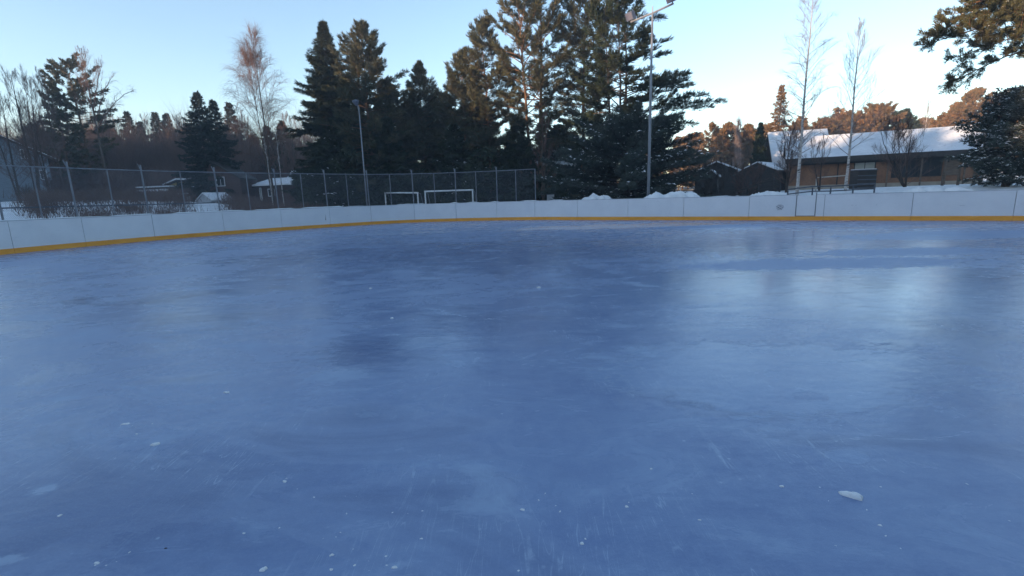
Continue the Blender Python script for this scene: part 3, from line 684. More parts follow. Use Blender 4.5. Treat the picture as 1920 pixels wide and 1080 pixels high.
bare('birch_tree', 'brown bare bush tree tangled before the twin-stemmed pine', (1015, 215), 42, 34, [(0, 1.6), (.6, 1.8), (1, .5)], 26, 7, 5, trunk_r=.1, twig='twig_red', t0=.12, stems=2, fork=.7, r3=.008)
for i, (px, py, D, rr, lab) in enumerate(((732, 165, 58, 3., 'dark pine deep in the gap between the ragged pine and the rounded conifer'), (832, 185, 60, 3., 'dark pine deep in the gap right of the rounded conifer'), (648, 150, 58, 3., 'dark pine deep behind the tall pointed spruce'),
        (895, 200, 58, 3., 'dark low pine deep behind the tufted narrow-topped pine'), (765, 205, 60, 2.8, 'dark low pine deep behind the left side of the rounded conifer'), (1045, 245, 57, 2.6, 'dark low pine deep between the tallest pines'))):
    conifer('pine_tree', lab, (px, py), D, [(0, rr), (.4, rr), (.7, rr * .75), (.9, rr * .4), (1, .2)], 160 + i, 80, .08, EP, mat='needle_dark' if i % 2 else 'needle_pine', **dict(BIG, L=.32, W=.07))

# --- left side
conifer('pine_tree', 'pine with a sunlit reddish crown top at the far left beside a bare arching birch', (132, 122), 62, [(0, .8), (.25, 1.8), (.5, 2.8), (.75, 3.1), (.92, 2.3), (1, .5)], 41, 90, .2, ((0, 0), (.5, 10), (1, 45)), nb=11, L=.30, W=.055, u0=.45, trunk_r=.22, wide=1.1, dense=.95, mat='needle_olive')
conifer('pine_tree', 'darker slim pine close against the left of the reddish-topped pine', (100, 160), 60, [(0, .8), (.3, 1.8), (.6, 2.), (.85, 1.3), (1, .3)], 42, 70, .14, EP, nb=10, L=.30, W=.06, mat='needle_pine', wide=1., dense=.9)
conifer('pine_tree', 'low dark pine behind the blue-grey gabled house', (62, 238), 70, [(0, 1.), (.4, 2.4), (.75, 2.2), (1, .4)], 43, 50, .3, EP, nb=7, L=.3, W=.05, mat='needle_dark')
bare('birch_tree', 'large bare birch arching over to the right of the reddish-topped pine', (158, 102), 60, 44, [(0, 3.5), (.5, 4.2), (.85, 2.6), (1, .8)], 24, 8, 6, ((0, 40), (1, 72)), .55, 'twig_red', 'bark', .17, .42, limbs=((252, 178, .5), (215, 150, .55), (222, 200, .5), (195, 125, .6)), r3=.009, len3=1.1)
bare('bare_shrub', 'small dark bare shrub in the snow near the left end of the fence', (45, 362), 40, 49, [(0, .8), (.6, 1.0), (1, .5)], 20, 6, 4, ((0, 30), (1, 60)), .0, 'bark_dark', 'bark_dark', .06, .3, stems=1, len3=.4, cat='shrub')
bare('bare_shrub', 'twiggy brown shrub in the snow before the carport', (215, 352), 45, 50, [(0, 1.6), (.6, 1.7), (1, .8)], 30, 8, 5, ((0, 30), (1, 60)), .0, 'twig', 'bark_dark', .05, .1, stems=3, fork=1.6, len3=.5, r3=.01, cat='shrub')
bare('bare_shrub', 'low twiggy brown shrub in the snow left of the carport shrub', (125, 355), 44, 51, [(0, 1.6), (.6, 1.7), (1, .8)], 30, 8, 5, ((0, 30), (1, 60)), .0, 'twig', 'bark_dark', .05, .1, stems=3, fork=1.6, len3=.5, r3=.01, cat='shrub')
bare('bare_tree', 'thin bare tree at the very left edge before the gabled house', (-6, 175), 46, 182, [(0, 2.), (.5, 2.8), (.85, 2.), (1, .6)], 40, 8, 6, ((0, 30), (1, 62)), .1, 'twig', 'bark_dark', .11, .15, stems=2, fork=1., r3=.009)
bare('bare_tree', 'lower bare tree before the window of the blue-grey gabled house', (66, 226), 44, 183, [(0, 1.8), (.5, 2.4), (1, .8)], 40, 8, 6, ((0, 25), (1, 60)), .1, 'twig', 'bark_dark', .09, .15, stems=3, fork=1.1, r3=.010)
bare('bare_tree', 'bare forked tree in front of the blue-grey gabled house', (22, 142), 47, 45, [(0, 2.2), (.5, 3.2), (.85, 2.2), (1, .7)], 48, 8, 6, ((0, 35), (1, 65)), .1, 'twig', 'bark_dark', .15, .2, stems=3, fork=1.3, r3=.008)
bare('bare_tree', 'pale bare tree between the gabled house and the reddish-topped pine', (76, 138), 52, 46, [(0, 2.), (.5, 2.8), (1, .8)], 40, 8, 6, ((0, 38), (1, 66)), .1, 'twig', 'bark', .12, .3, r3=.008)
spruce('spruce_tree', 'broad dark spruce rising above the brown thicket at left', (368, 176), 58, 3.2, 47, 170, prof=[(0, 3.4), (.4, 3.), (.62, 2.1), (.8, 1.2), (.92, .6), (1, .12)], L=.26, W=.05)
spruce('spruce_tree', 'second dark spruce leaning against the broad one at left', (399, 190), 57, 2.6, 48, 120, L=.26, W=.05)
for i, (px, py, D, rr, lab) in enumerate(((237, 212, 86, 2.2, 'distant spruce tip left of the pair above the brown thicket'), (290, 213, 88, 1.9, 'distant spruce tip, left one of the close pair above the brown thicket'), (311, 215, 90, 1.7, 'distant spruce tip, right one of the close pair above the brown thicket'),
        (206, 236, 84, 2., 'lowest distant spruce tip behind the arching birch'), (429, 195, 80, 2.2, 'distant spruce between the broad dark spruce and the drooping birch'), (528, 230, 76, 2.3, 'distant dark spruce just left of the tall pointed spruce'), (500, 240, 79, 1.9, 'distant dark spruce behind the drooping birch stem'), (262, 232, 86, 1.8, 'distant low spruce between the thicket spruce tips'))):
    spruce('spruce_tree', lab, (px, py), D, rr, 60 + i, 90, nb=5, L=.38, W=.10, tw_sp=.3, wide=1.45, jit=.35, group='distant spruces above the brown thicket', mat='needle_dark' if i % 2 else 'needle_spruce')
bare('birch_tree', 'tall bare birch with fine drooping reddish twigs left of the tall pointed spruce', (478, 74), 48, 70, [(0, 2.4), (.35, 3.5), (.7, 3.0), (.9, 1.9), (1, .8)], 70, 10, 9, ((0, 44), (.6, 56), (1, 72)), .95, 'twig_red', 'bark', .11, .26, len3=1.5, r3=.0055, stems=2, fork=.9, fan=.4, curl=0.)
bare('birch_tree', 'thin pale birch stem leaning beside the drooping birch, left of the pair', (494, 235), 47, 71, [(0, .8), (1, .3)], 9, 4, 3, ((0, 50), (1, 70)), .4, 'twig_red', 'birch', .06, .55, stems=1)
bare('birch_tree', 'thin pale birch stem nearest the pointed spruce, right of the pair', (515, 232), 46.5, 72, [(0, .8), (1, .3)], 9, 4, 3, ((0, 50), (1, 70)), .4, 'twig_red', 'birch', .06, .55, stems=1)

for i, (px, py, D, lab) in enumerate(((185, 222, 74, 'distant bare tree just right of the reddish-topped pine'), (222, 226, 78, 'distant bare tree left of the thicket spruce tips'), (268, 224, 76, 'distant bare tree between the thicket spruce tips'), (330, 222, 74, 'distant bare tree touching the left side of the broad spruce'),
        (445, 205, 72, 'distant bare tree behind the left side of the drooping birch'), (462, 232, 70, 'low distant bare tree behind the drooping birch stem'), (545, 218, 70, 'distant bare tree touching the left side of the tall pointed spruce'), (48, 205, 68, 'distant bare tree behind the roof of the blue-grey house'))):
    bare('bare_tree', lab, (px, py), D, 170 + i, [(0, 2.2), (.5, 3.2), (.85, 2.2), (1, .7)], 30, 8, 6, ((0, 35), (1, 65)), .15, ('twig_red', 'twig')[i % 2], 'bark', .13, .15, r3=.013, len3=.9, stems=2, fork=.8, group='distant bare trees in the brown thicket')

# --- right side
conifer('pine_tree', 'small sunlit pine beyond the sheds, next to the long limb of the broad pine', (1336, 237), 72, [(0, .8), (.5, 2.), (.8, 1.6), (1, .4)], 81, 50, .3, EP, mat='needle_far', nb=7, L=.3, W=.06)
for i, (px, py, D, rr, lab) in enumerate(((1368, 236, 76, 1.9, 'sunlit orange pine left of the pale willow above the sheds'), (1402, 240, 78, 2., 'sunlit orange pine between the pale willow and the dark column tree'), (1448, 238, 82, 2.4, 'sunlit orange pine behind the dark column tree'),
        (1500, 232, 84, 2.6, 'sunlit pine behind the snowy spruce and left birch'), (1548, 228, 84, 3., 'sunlit orange pine between the two birches, left one'), (1588, 217, 86, 3.2, 'sunlit orange pine between the two birches, right one'), (1650, 203, 86, 4.2, 'widest sunlit orange pine above the long snowy roof'),
        (1700, 210, 84, 2.2, 'darker narrow pine beside the widest orange pine above the roof'), (1762, 232, 88, 3.2, 'low sunlit orange pine above the middle of the snowy roof'), (1795, 198, 84, 2.8, 'sunlit orange pine above the right end of the snowy roof'), (1830, 173, 82, 3.2, 'tallest sunlit orange pine above the right end of the snowy roof'),
        (1870, 185, 82, 3., 'sunlit orange pine behind the snowy evergreen at the right edge'), (1620, 222, 92, 3., 'sunlit orange pine behind the right birch'), (1730, 228, 92, 2.6, 'sunlit pine beside the bare tree above the snowy roof'))):
    conifer('pine_tree', lab, (px, py), D, [(0, rr), (.4, rr), (.7, rr * .85), (.9, rr * .45), (1, .2)], 90 + i, 70, .1, EP, mat='needle_dark' if i == 7 else 'needle_far', nb=13, L=.42, W=.06, spread=.7, group='sunlit pines behind the houses on the right', jit=.2, wide=1.15, dense=1.5)
bare('willow_tree', 'pale leafless willow between two orange pines above the sheds', (1386, 233), 70, 110, [(0, 1.2), (.6, 1.6), (1, .6)], 26, 7, 6, ((0, 55), (1, 75)), .8, 'twig_pale', 'bark', .12, .3, len3=1.3, r3=.012)
bare('bare_tree', 'pale bare tree rising above the long snowy roof', (1742, 192), 80, 111, [(0, 1.6), (.6, 2.), (1, .6)], 26, 7, 5, ((0, 50), (1, 75)), .1, 'twig_pale', 'birch', .12, .3, r3=.010)
spruce('cypress_tree', 'dark column-shaped evergreen left of the long brick house', (1427, 235), 50, 1.1, 112, 130, prof=[(0, 1.05), (.3, 1.15), (.6, .9), (.85, .5), (1, .1)], elev=((0, 40), (1, 75)), L=.22, W=.05, up=.5, mat='needle_dark')
spruce('spruce_tree', 'pale snowy spruce behind the left end of the long brick house', (1466, 162), 60, 2.1, 113, 120, snow=.10, L=.24, W=.05, mat='needle_far', snow_size=.16)
bare('birch_tree', 'left of two tall slender birches before the brick house, taller than the photo', (1526, -30), 30, 120, [(0, 1.3), (.3, 2.2), (.6, 1.9), (.85, 1.2), (1, .4)], 54, 9, 10, ((0, 30), (.6, 42), (1, 60)), .6, 'twig_pale', 'birch', .10, .2, len3=.8, r3=.0022, curl=1.)
bare('birch_tree', 'right of two slender birches, the shorter one before the brick house', (1617, 38), 30.5, 121, [(0, 1.2), (.3, 2.3), (.6, 1.8), (.85, 1.), (1, .3)], 42, 8, 10, ((0, 34), (.6, 46), (1, 62)), .2, 'twig_pale', 'birch', .085, .22, len3=.65, r3=.0022, curl=3.)
bare('bare_shrub', 'large dark bare shrub before the middle of the brick house', (1712, 232), 31, 122, [(0, 1.8), (.5, 2.), (1, .8)], 46, 8, 6, ((0, 38), (1, 62)), .0, 'twig', 'bark_dark', .07, .04, stems=5, fork=1.6, len3=.5, r3=.006, cat='shrub', curl=2)
bare('bare_shrub', 'bare shrub with brown leaves at the left end of the brick house', (1482, 252), 33, 123, [(0, 1.1), (.5, 1.5), (1, .7)], 36, 8, 6, ((0, 30), (1, 62)), .1, 'twig', 'bark_dark', .08, .12, stems=2, fork=.7, len3=.5, r3=.008, cat='shrub')
bare('bare_shrub', 'small dark bare shrub right behind the left birch trunk', (1545, 262), 34, 124, [(0, .9), (.5, 1.2), (1, .5)], 24, 7, 5, ((0, 35), (1, 65)), .0, 'twig', 'bark_dark', .06, .15, stems=2, fork=.7, len3=.5, cat='shrub')
# evergreen and near pine at the right edge
conifer('yew_tree', 'bushy snow-flecked evergreen at the right edge before the brick house', (1912, 178), 26.5, [(0, .9), (.2, 1.9), (.45, 2.7), (.7, 2.2), (.88, 1.4), (1, .4)], 130, 150, .05, ((0, -2), (.6, 15), (1, 45)), mat='needle_blue', nb=8, L=.16, W=.03, u0=.25, tw_sp=.2, tuft_sp=.14, snow=.42, snow_size=.11, dense=1.2, wide=.84, bark='bark_dark')

def near_pine():
    rs = np.random.RandomState(140); D = 23.; b = at(2010, 350, D); x, y = b[0], b[1]; zb = hgt(x, y) - .1
    root = thing('pine_tree', 'near pine at the top right corner reaching in with heavy sunlit branches', 'tree', (x, y, zb))
    tm, cm, sm = MB(), MB(), MB(); tp = at(1985, -260, D); H = tp[2] - zb
    sp = np.array([[x, y, zb], [x + .05, y, zb + H * .3], [x - .05, y + .1, zb + H * .6], [x, y, zb + H]]); tm.tube(sp, [.26, .21, .15, .05], 10)
    A, B, RR, TP, TD, SP = [], [], [], [], [], []
    def limb(P, r, n2, l2, u0=.35):
        P = np.array(P); m = len(P) - 1
        for j in range(m): A.append(P[j]); B.append(P[j + 1]); RR.append((r * (1 - j / m * .75), r * (1 - (j + 1) / m * .75)))
        for j in range(n2):
            u = u0 + (1 - u0) * (j + rs.uniform(0, 1)) / n2; f = min(u * m, m - .001); k = int(f); c = P[k] + (P[k + 1] - P[k]) * (f - k); d = unit(P[k + 1] - P[k])
            dd = unit(d * .7 + rs.normal(0, .55, 3) + np.array([0, 0, .12])); l = l2 * rs.uniform(.5, 1.2); q = c + dd * l
            A.append(c); B.append(q); RR.append((.02, .01))
            for i in range(6):
                v = (i + .5) / 6; c3 = c + dd * l * v; d3 = unit(dd + rs.normal(0, .6, 3) + np.array([0, 0, .25])); l3 = rs.uniform(.2, .42); A.append(c3); B.append(c3 + d3 * l3); RR.append((.007, .004))
                for w in range(4): TP.append(c3 + d3 * l3 * (w + 1) / 4); TD.append(d3)
                if rs.uniform() < .25: SP.append(TP[-1] + np.array([0, 0, .08]))
    def to(px, py, dd): return at(px, py, D + dd)
    def arc(c, q, sag, n=8):
        c, q = np.asarray(c), np.asarray(q)
        return [c + (q - c) * (i / n) + np.array([0, 0, 1.]) * sag * math.sin(i / n * math.pi) + (rs.normal(0, .06, 3) if 0 < i < n else 0) for i in range(n + 1)]
    def tr(py): z = at(2000, py, D)[2]; return np.array([x, y, z])
    for py0, q, sag, r, n2, l2 in ((40, to(1742, 82, -1.), .5, .075, 22, .8), (10, to(1795, 25, .8), .45, .07, 20, .8), (-30, to(1795, -30, -.5), .4, .07, 18, .8), (60, to(1820, 72, 1.2), .3, .05, 14, .7),
                                   (110, to(1775, 160, -.3), .75, .06, 13, .55), (-60, to(1850, -60, 1.), .4, .06, 16, .8), (20, to(1870, 35, -1.6), .3, .05, 14, .8),
                                   (30, to(1760, 55, .9), .5, .06, 16, .7), (70, to(1800, 105, -1.4), .5, .05, 14, .6), (-10, to(1830, 5, -1.2), .4, .06, 18, .8),
                                   (50, to(2200, 60, .5), .5, .07, 18, .8), (0, to(2180, -20, -.5), .5, .07, 18, .8), (-90, to(2060, -120, 1.5), .4, .06, 14, .8), (-120, to(1930, -160, -1.), .4, .06, 14, .8), (150, to(2130, 140, 1.), .3, .05, 10, .6)):
        limb(arc(tr(py0), q, sag), r, int(n2 * 1.35), l2)
    RR_ = np.array(RR); tm.cones(A, B, RR_[:, 0], RR_[:, 1]); blades(cm, TP, TD, rs, 16, .14, .013, .75, .3); caps(sm, SP, rs, .06)
    tm.build('trunk', 'bark_pine', root); cm.build('crown', 'needle_olive', root); tag(sm.build('snow_cover', 'snow', root), kind='stuff')
near_pine()

# --- uncountable growth: brown thicket, undergrowth, far wood
def brush(mb, rs, x, y, H, W, n, r):
    zb = hgt(x, y) - .1; a = rs.uniform(0, 6.28, n); e = rs.uniform(.9, 1.5, n); b = np.c_[x + rs.normal(0, W * .3, n), y + rs.normal(0, W * .3, n), zb + H * rs.uniform(0, .65, n)]
    l = H * rs.uniform(.2, .5, n); q = b + np.c_[np.cos(a) * np.cos(e) * l, np.sin(a) * np.cos(e) * l, np.sin(e) * l]
    mb.cones(b, q, r * rs.uniform(.5, 1.3, n))
    mb.cones(np.array([[x, y, zb]]), np.array([[x, y, zb + H * .8]]), r * 4)
m = MB(); rs = np.random.RandomState(200)
for i in range(46):
    D = rs.uniform(60, 70); px = rs.uniform(60, 330); q = at(px, rs.uniform(285, 330), D); brush(m, rs, q[0], q[1], max(2.5, q[2] - hgt(q[0], q[1])), 2.4, 170, .03)
for i in range(250):
    D = rs.uniform(68, 98); px = rs.uniform(-60, 590); q = at(px, 212 + 24 * math.sin(px * .021 + 1) * math.sin(px * .05) + rs.uniform(-12, 55), D); z = q[2] - hgt(q[0], q[1]); brush(m, rs, q[0], q[1], max(3, z), 2.8, 170, .026)
tag(m.build('thicket', 'brush'), 'brown leafless thicket closing the view behind the left houses', 'thicket', kind='stuff')
m = MB(); rs = np.random.RandomState(201)
P, Dv = [], []
for i in range(2600):
    px = rs.uniform(555, 1060); D = rs.uniform(42, 50); q = at(px, 370, D); h = hgt(q[0], q[1]); z = h + rs.uniform(0, 1) ** 1.3 * (3.2 + 1.6 * math.sin(px * .05) + 1. * math.sin(px * .021 + 1))
    P.append((q[0], q[1], z)); d = rs.normal(size=3); Dv.append(unit(d) * .7)
blades(m, P, Dv, rs, 12, .5, .07, .9, .0)
tag(m.build('undergrowth', 'needle_dark'), 'dark evergreen undergrowth beneath the big conifers', 'undergrowth', kind='stuff')
m = MB(); rs = np.random.RandomState(202)
for i in range(170):
    px = rs.uniform(-500, 2500); D = rs.uniform(100, 135); q = at(px, 300, D); x, y = q[0], q[1]; h = hgt(x, y); Ht = rs.uniform(8.5, 13.5); rr = rs.uniform(2., 3.2); n = 260
    t = rs.uniform(.05, 1, n) ** .8; a = rs.uniform(0, 6.28, n); rad = rr * (1 - t) ** .8 * np.sqrt(rs.uniform(.1, 1, n)) + .1
    P = np.c_[x + np.cos(a) * rad, y + np.sin(a) * rad, h + t * Ht]; Dv = np.c_[np.cos(a), np.sin(a), np.full(n, -.2)]
    blades(m, P, Dv, rs, 4, .9, .28, .6, 0)
    m.cones([(x, y, h - .2)], [(x, y, h + Ht)], .2)
tag(m.build('far_wood', 'needle_far'), 'far-off pine wood closing the horizon', 'wood', kind='stuff')

m = MB(); rs = np.random.RandomState(207)
for i in range(270):
    D = rs.uniform(27, 56); px = rs.choice([rs.uniform(60, 345), rs.uniform(425, 600)]); q = at(px, 372, D)
    if inside_dist(q[0], q[1])[0] < 1.2: continue
    brush(m, rs, q[0], q[1], rs.uniform(.6, 1.7), 1.8, 150, .016)
tag(m.build('dry_brush', 'brush'), 'low dry brown brush poking out of the snow behind the fence', 'brush', kind='stuff')

# unseen wood behind the photographer, heights shaped to keep the low sun off the ice
SUN_AZ = np.array([-.80, -.60]); SUN_AZ /= np.linalg.norm(SUN_AZ); SUN_EL = 10.
m = MB(); rs = np.random.RandomState(203); prp = np.array([-SUN_AZ[1], SUN_AZ[0]])
for i in range(310):
    k = rs.uniform(-95, 110); d = rs.uniform(52, 72); p = SUN_AZ * d + prp * k
    Ht = rs.uniform(21.5, 26.5) - 3. * (k > 45) + 1.8 * (-24 < k < -10) - 4.5 * (-9 < k < 10) - 1.5 * (-70 < k < -24); rr = rs.uniform(2.4, 3.6); n = 200; h = 0.
    t = rs.uniform(.0, 1, n) ** .9; a = rs.uniform(0, 6.28, n); rad = rr * (1.02 - t) ** .7 * np.sqrt(rs.uniform(.05, 1, n))
    P = np.c_[p[0] + np.cos(a) * rad, p[1] + np.sin(a) * rad, h + t * Ht]; Dv = np.c_[np.cos(a), np.sin(a), np.full(n, -.2)]
    blades(m, P, Dv, rs, 4, 1.3, .5, .7, 0)
    m.cones([(p[0], p[1], h - .2)], [(p[0], p[1], h + Ht)], .25)
for k in np.arange(-60, 70, 1.9):  # dense unseen row added to close sun gaps on the boards
    p = SUN_AZ * rs.uniform(47, 51) + prp * (k + rs.uniform(-.4, .4)); Ht = rs.uniform(16.3, 17.6); rr = 3.2; n = 230
    t = rs.uniform(.0, 1, n) ** .7; a = rs.uniform(0, 6.28, n); rad = rr * (1.02 - t) ** .6 * np.sqrt(rs.uniform(.05, 1, n)); P = np.c_[p[0] + np.cos(a) * rad, p[1] + np.sin(a) * rad, t * Ht]
    blades(m, P, np.c_[np.cos(a), np.sin(a), np.full(n, -.2)], rs, 4, 1.3, .6, .7, 0); m.cones([(p[0], p[1], -.2)], [(p[0], p[1], Ht)], .25)
for i in range(46):  # unseen trees added at right to dim the left boards
    a = rs.uniform(-1.25, .16); d = rs.uniform(36, 48); p = np.array([4 + math.cos(a) * d, 2 + math.sin(a) * d]); Ht = rs.uniform(17, 22); rr = rs.uniform(2.6, 3.8); n = 200
    t = rs.uniform(.0, 1, n) ** .9; a = rs.uniform(0, 6.28, n); rad = rr * (1.02 - t) ** .7 * np.sqrt(rs.uniform(.05, 1, n)); P = np.c_[p[0] + np.cos(a) * rad, p[1] + np.sin(a) * rad, t * Ht]
    blades(m, P, np.c_[np.cos(a), np.sin(a), np.full(n, -.2)], rs, 4, 1.3, .5, .7, 0); m.cones([(p[0], p[1], -.2)], [(p[0], p[1], Ht)], .25)
tag(m.build('sun_screen_wood', 'needle_dark'), 'dense dark wood out of view behind the camera, shaped to shade the rink', 'wood', kind='stuff')

exec_houses = True
# ------------------------------------------------------------------ houses
class Fr:
    """wall frame: origin o (ground), u along the wall, w into the house, z up"""
    def __init__(s, o, u): s.o = np.array([o[0], o[1], o[2]], float); s.u = unit([u[0], u[1], 0]); s.w = np.array([-s.u[1], s.u[0], 0])
    def p(s, a, b, c): return s.o + s.u * a + s.w * b + np.array([0, 0, c])
    def box(s, mb, a0, a1, b0, b1, c0, c1): mb.box(s.p(a0, b0, c0), s.u * (a1 - a0), s.w * (b1 - b0), (0, 0, c1 - c0))
    def uv(s, px, py):
        d = ray(px, py); k = ((s.o - CAM) @ s.w) / (d @ s.w); q = CAM + d * k - s.o; return q @ s.u, q[2]
def wall_frame(pxa, Da, pxb, Db, z):
    a, b = at(pxa, 350, Da), at(pxb, 350, Db); return Fr((a[0], a[1], z), b[:2] - a[:2]), np.linalg.norm(b[:2] - a[:2])
def window(fr, root, a0, a1, c0, c1, frame='white', pane='glass', mull=1, t=.07, out=.05):
    m = MB(); fr.box(m, a0, a1, -out, -.003, c0, c0 + t); fr.box(m, a0, a1, -out, -.003, c1 - t, c1); fr.box(m, a0, a0 + t, -out, -.003, c0 + t, c1 - t); fr.box(m, a1 - t, a1, -out, -.003, c0 + t, c1 - t)
    for k in range(1, mull + 1):
        x = a0 + (a1 - a0) * k / (mull + 1); fr.box(m, x - t * .35, x + t * .35, -out * .9, -.003, c0 + t, c1 - t)
    w = m.build('window', frame, root)
    m = MB(); fr.box(m, a0 + t, a1 - t, -.02, -.004, c0 + t, c1 - t); m.build('pane', pane, w)
def win_px(fr, root, x0, x1, y0, y1, **k):
    a0, c1 = fr.uv(x0, y0); a1, c0 = fr.uv(x1, y1); window(fr, root, a0, a1, c0, c1, **k)
def gable_roof_along(mb, fr, a0, a1, depth, ze, zr, th, oh=.4, lo=0.):
    """ridge runs along u; eaves at b=-oh and depth+oh; slab thickness th on top of lo"""
    h = depth / 2; k = (zr - ze) / h; zo = ze - oh * k
    for sgn in (0, 1):
        b0, b1 = (-oh, h) if sgn == 0 else (depth + oh, h)
        P = [fr.p(a0, b0, zo + lo), fr.p(a0, b1, zr + lo), fr.p(a0, b1, zr + lo + th), fr.p(a0, b0, zo + lo + th)]
        mb.prism(P, fr.u * (a1 - a0))
def gable_roof_across(mb, fr, a0, a1, b0, b1, ze, zr, th, oh=.4, lo=0.):
    """gable faces the viewer; ridge runs along w at the middle of a0..a1"""
    c = (a0 + a1) / 2; k = (zr - ze) / (c - a0); zo = ze - oh * k
    for s in (0, 1):
        e = a0 - oh if s == 0 else a1 + oh
        P = [fr.p(e, b0, zo + lo), fr.p(c, b0, zr + lo), fr.p(c, b0, zr + lo + th), fr.p(e, b0, zo + lo + th)]
        mb.prism(P, fr.w * (b1 - b0))

# long brick house on the right
fr, Ln = wall_frame(1478, 44, 1838, 38, 1.35)
hs = thing('brick_house', 'long low brown brick house with a snow-covered roof behind the right boards', 'house', fr.o)
m = MB(); fr.box(m, 0, Ln, 0, 8, -.5, 2.62); m.build('wall', 'brick', hs)
zr = fr.uv(1822, 238)[1]
ZE, ZR = 2.62, 4.55
m = MB(); gable_roof_along(m, fr, -.4, Ln + .4, 8., ZE, ZR, .16, .75); rf = m.build('roof', 'fascia', hs)
m = MB(); gable_roof_along(m, fr, -.38, Ln + .38, 8., ZE, ZR, .13, .73, .165); m.build('roof_snow', 'roof_snow', rf)
m = MB(); fr.box(m, -.4, Ln + .4, -.80, -.752, ZE - .42, ZE + .02); m.build('gutter', 'fascia', rf)
m = MB(); fr.box(m, -.02, Ln + .02, -.03, -.004, 2.05, 2.6); m.build('frieze_board', 'fascia', hs)
win_px(fr, hs, 1602, 1641, 303, 319, frame='fascia', pane='blind', mull=1)
win_px(fr, hs, 1674, 1722, 298, 332, frame='fascia', pane='glass', mull=2)
win_px(fr, hs, 1724, 1764, 296, 330, frame='fascia', pane='glass', mull=1)
a0, c1 = fr.uv(1771, 297); a1, c0 = fr.uv(1796, 328); m = MB(); fr.box(m, a0, a1, -.05, -.004, c0, c1); dr = m.build('door', 'wood', hs)
m = MB(); fr.box(m, a0 + .08, a0 + .3, -.07, -.052, c0 + 1., c1 - .1); m.build('pane', 'glass', dr)
m = MB(); fr.box(m, 0, Ln, -.06, -.004, -.2, .32); m.build('plinth', 'beige', hs)
for px in (1660, 1722, 1767, 1802):
    a0 = fr.uv(px, 320)[0]; m = MB(); fr.box(m, a0, a0 + .1, -.62, -.52, -.3, ZE - .42); m.build('porch_post', 'wood', hs)
a0, a1 = fr.uv(1562, 320)[0], fr.uv(1598, 320)[0]; m = MB(); fr.box(m, a0 + .3, a0 + .38, -.09, -.004, .3, 2.04); m.build('downpipe', 'fascia', hs)
win_px(fr, hs, 1806, 1822, 298, 312, frame='white', pane='glass', mull=1)
# left wing with its own roof
fr2, L2 = wall_frame(1452, 50, 1552, 48.5, 1.35)
ZW = fr2.uv(1500, 254)[1] + .55
hw = thing('brick_house', 'smaller brick house wing with pinkish snow roof behind the left birch', 'house', fr2.o)
m = MB(); fr2.box(m, 0, L2, 0, 7, -.5, 2.7); m.build('wall', 'brick', hw)
m = MB(); gable_roof_along(m, fr2, -.4, L2 + .4, 7., 2.7, ZW, .16, .7); rf = m.build('roof', 'fascia', hw)
m = MB(); gable_roof_along(m, fr2, -.38, L2 + .38, 7., 2.7, ZW, .13, .68, .165); m.build('roof_snow', 'roof_snow', rf)

# garden things in front of the brick house
def along(px, D): q = at(px, 350, D); return np.array([q[0], q[1], hgt(q[0], q[1])])
def dark_hut(name, label, cat, px0, px1, y0, y1, D, depth, mat, slats=0):
    a, b = at(px0, y1, D), at(px1, y1, D); z1 = at((px0 + px1) / 2, y0, D)[2]; c = (a + b) / 2; g0 = hgt(c[0], c[1]) - .1
    o = thing(name, label, cat, (c[0], c[1], g0)); f = Fr((a[0], a[1], g0), b[:2] - a[:2]); L = np.linalg.norm(b[:2] - a[:2]); h = z1 - g0
    return o, f, L, h
o, f, L, h = dark_hut('storage_box', 'dark slatted storage box standing before the brick house near the right birch', 'storage box', 1606, 1641, 317, 354, 34, .8, 'darkwood')
m = MB(); f.box(m, 0, L, 0, .8, 0, h - .1); m.build('body', 'darkwood', o)
m = MB(); f.box(m, -.04, L + .04, -.04, .84, h - .09, h - .03); ld = m.build('lid', 'steel_dark', o)
m = MB(); f.box(m, .03, L - .06, 0, .8, h - .027, h + .02); m.build('snow_cover', 'snow', ld)
m = MB()
for k in range(4): f.box(m, .0, L, -.025, -.003, .15 + k * (h - .35) / 4, .22 + k * (h - .35) / 4)
m.build('slat', 'steel_dark', o)
# pergola frames
def frame_rail(name, label, cat, pts, z0off, heights, mat, r=.045, group=None, beam=True, rails=()):
    c = along(*pts[len(pts) // 2]); o = thing(name, label, cat, c, group); tops = []
    for (px, D), h in zip(pts, heights):
        q = along(px, D); m = MB(); m.cbox((q[0], q[1], q[2] - .1), r * 2, r * 2, h + .1); m.build('post', mat, o); tops.append(np.array([q[0], q[1], q[2] + h]))
    for a, b in zip(tops[:-1], tops[1:]):
        for dz in ([0.03] if beam else []) + list(rails):
            d = b - a; m = MB(); n = unit([-d[1], d[0], 0]) * r
            m.box(a - n + np.array([0, 0, dz]), d, n * 2, (0, 0, .07)); m.build('rail', mat, o)
    return o
frame_rail('pergola', 'low timber frame standing in the snow before the brick house door', 'frame', [(1766, 32), (1795, 31.5), (1838, 31)], 0, [.85, 1.2, 1.15], 'wood', .055)
frame_rail('pergola', 'short timber frame beside the snowy evergreen at the right edge', 'frame', [(1824, 29.5), (1836, 29.5), (1880, 29)], 0, [.75, .8, .78], 'wood', .055)
frame_rail('garden_rail', 'pale handrail on dark posts before the left part of the brick house', 'railing', [(1530, 38), (1584, 37.5)], 0, [.95, .97], 'rail', .035)
frame_rail('garden_fence', 'thin dark garden fence along the snow between the two birches', 'fence', [(1478, 29.5), (1524, 29.3), (1558, 29), (1600, 28.6), (1640, 28.2)], 0, [.5, .55, .5, .5, .5], 'steel_dark', .03, rails=(-.25,))
frame_rail('garden_fence', 'dark wooden rail fence between the sheds and the brick house', 'fence', [(1366, 37), (1402, 36.5), (1422, 36), (1462, 35.5)], 0, [.95, .85, .9, .9], 'darkwood', .05, rails=(-.3, -.6))

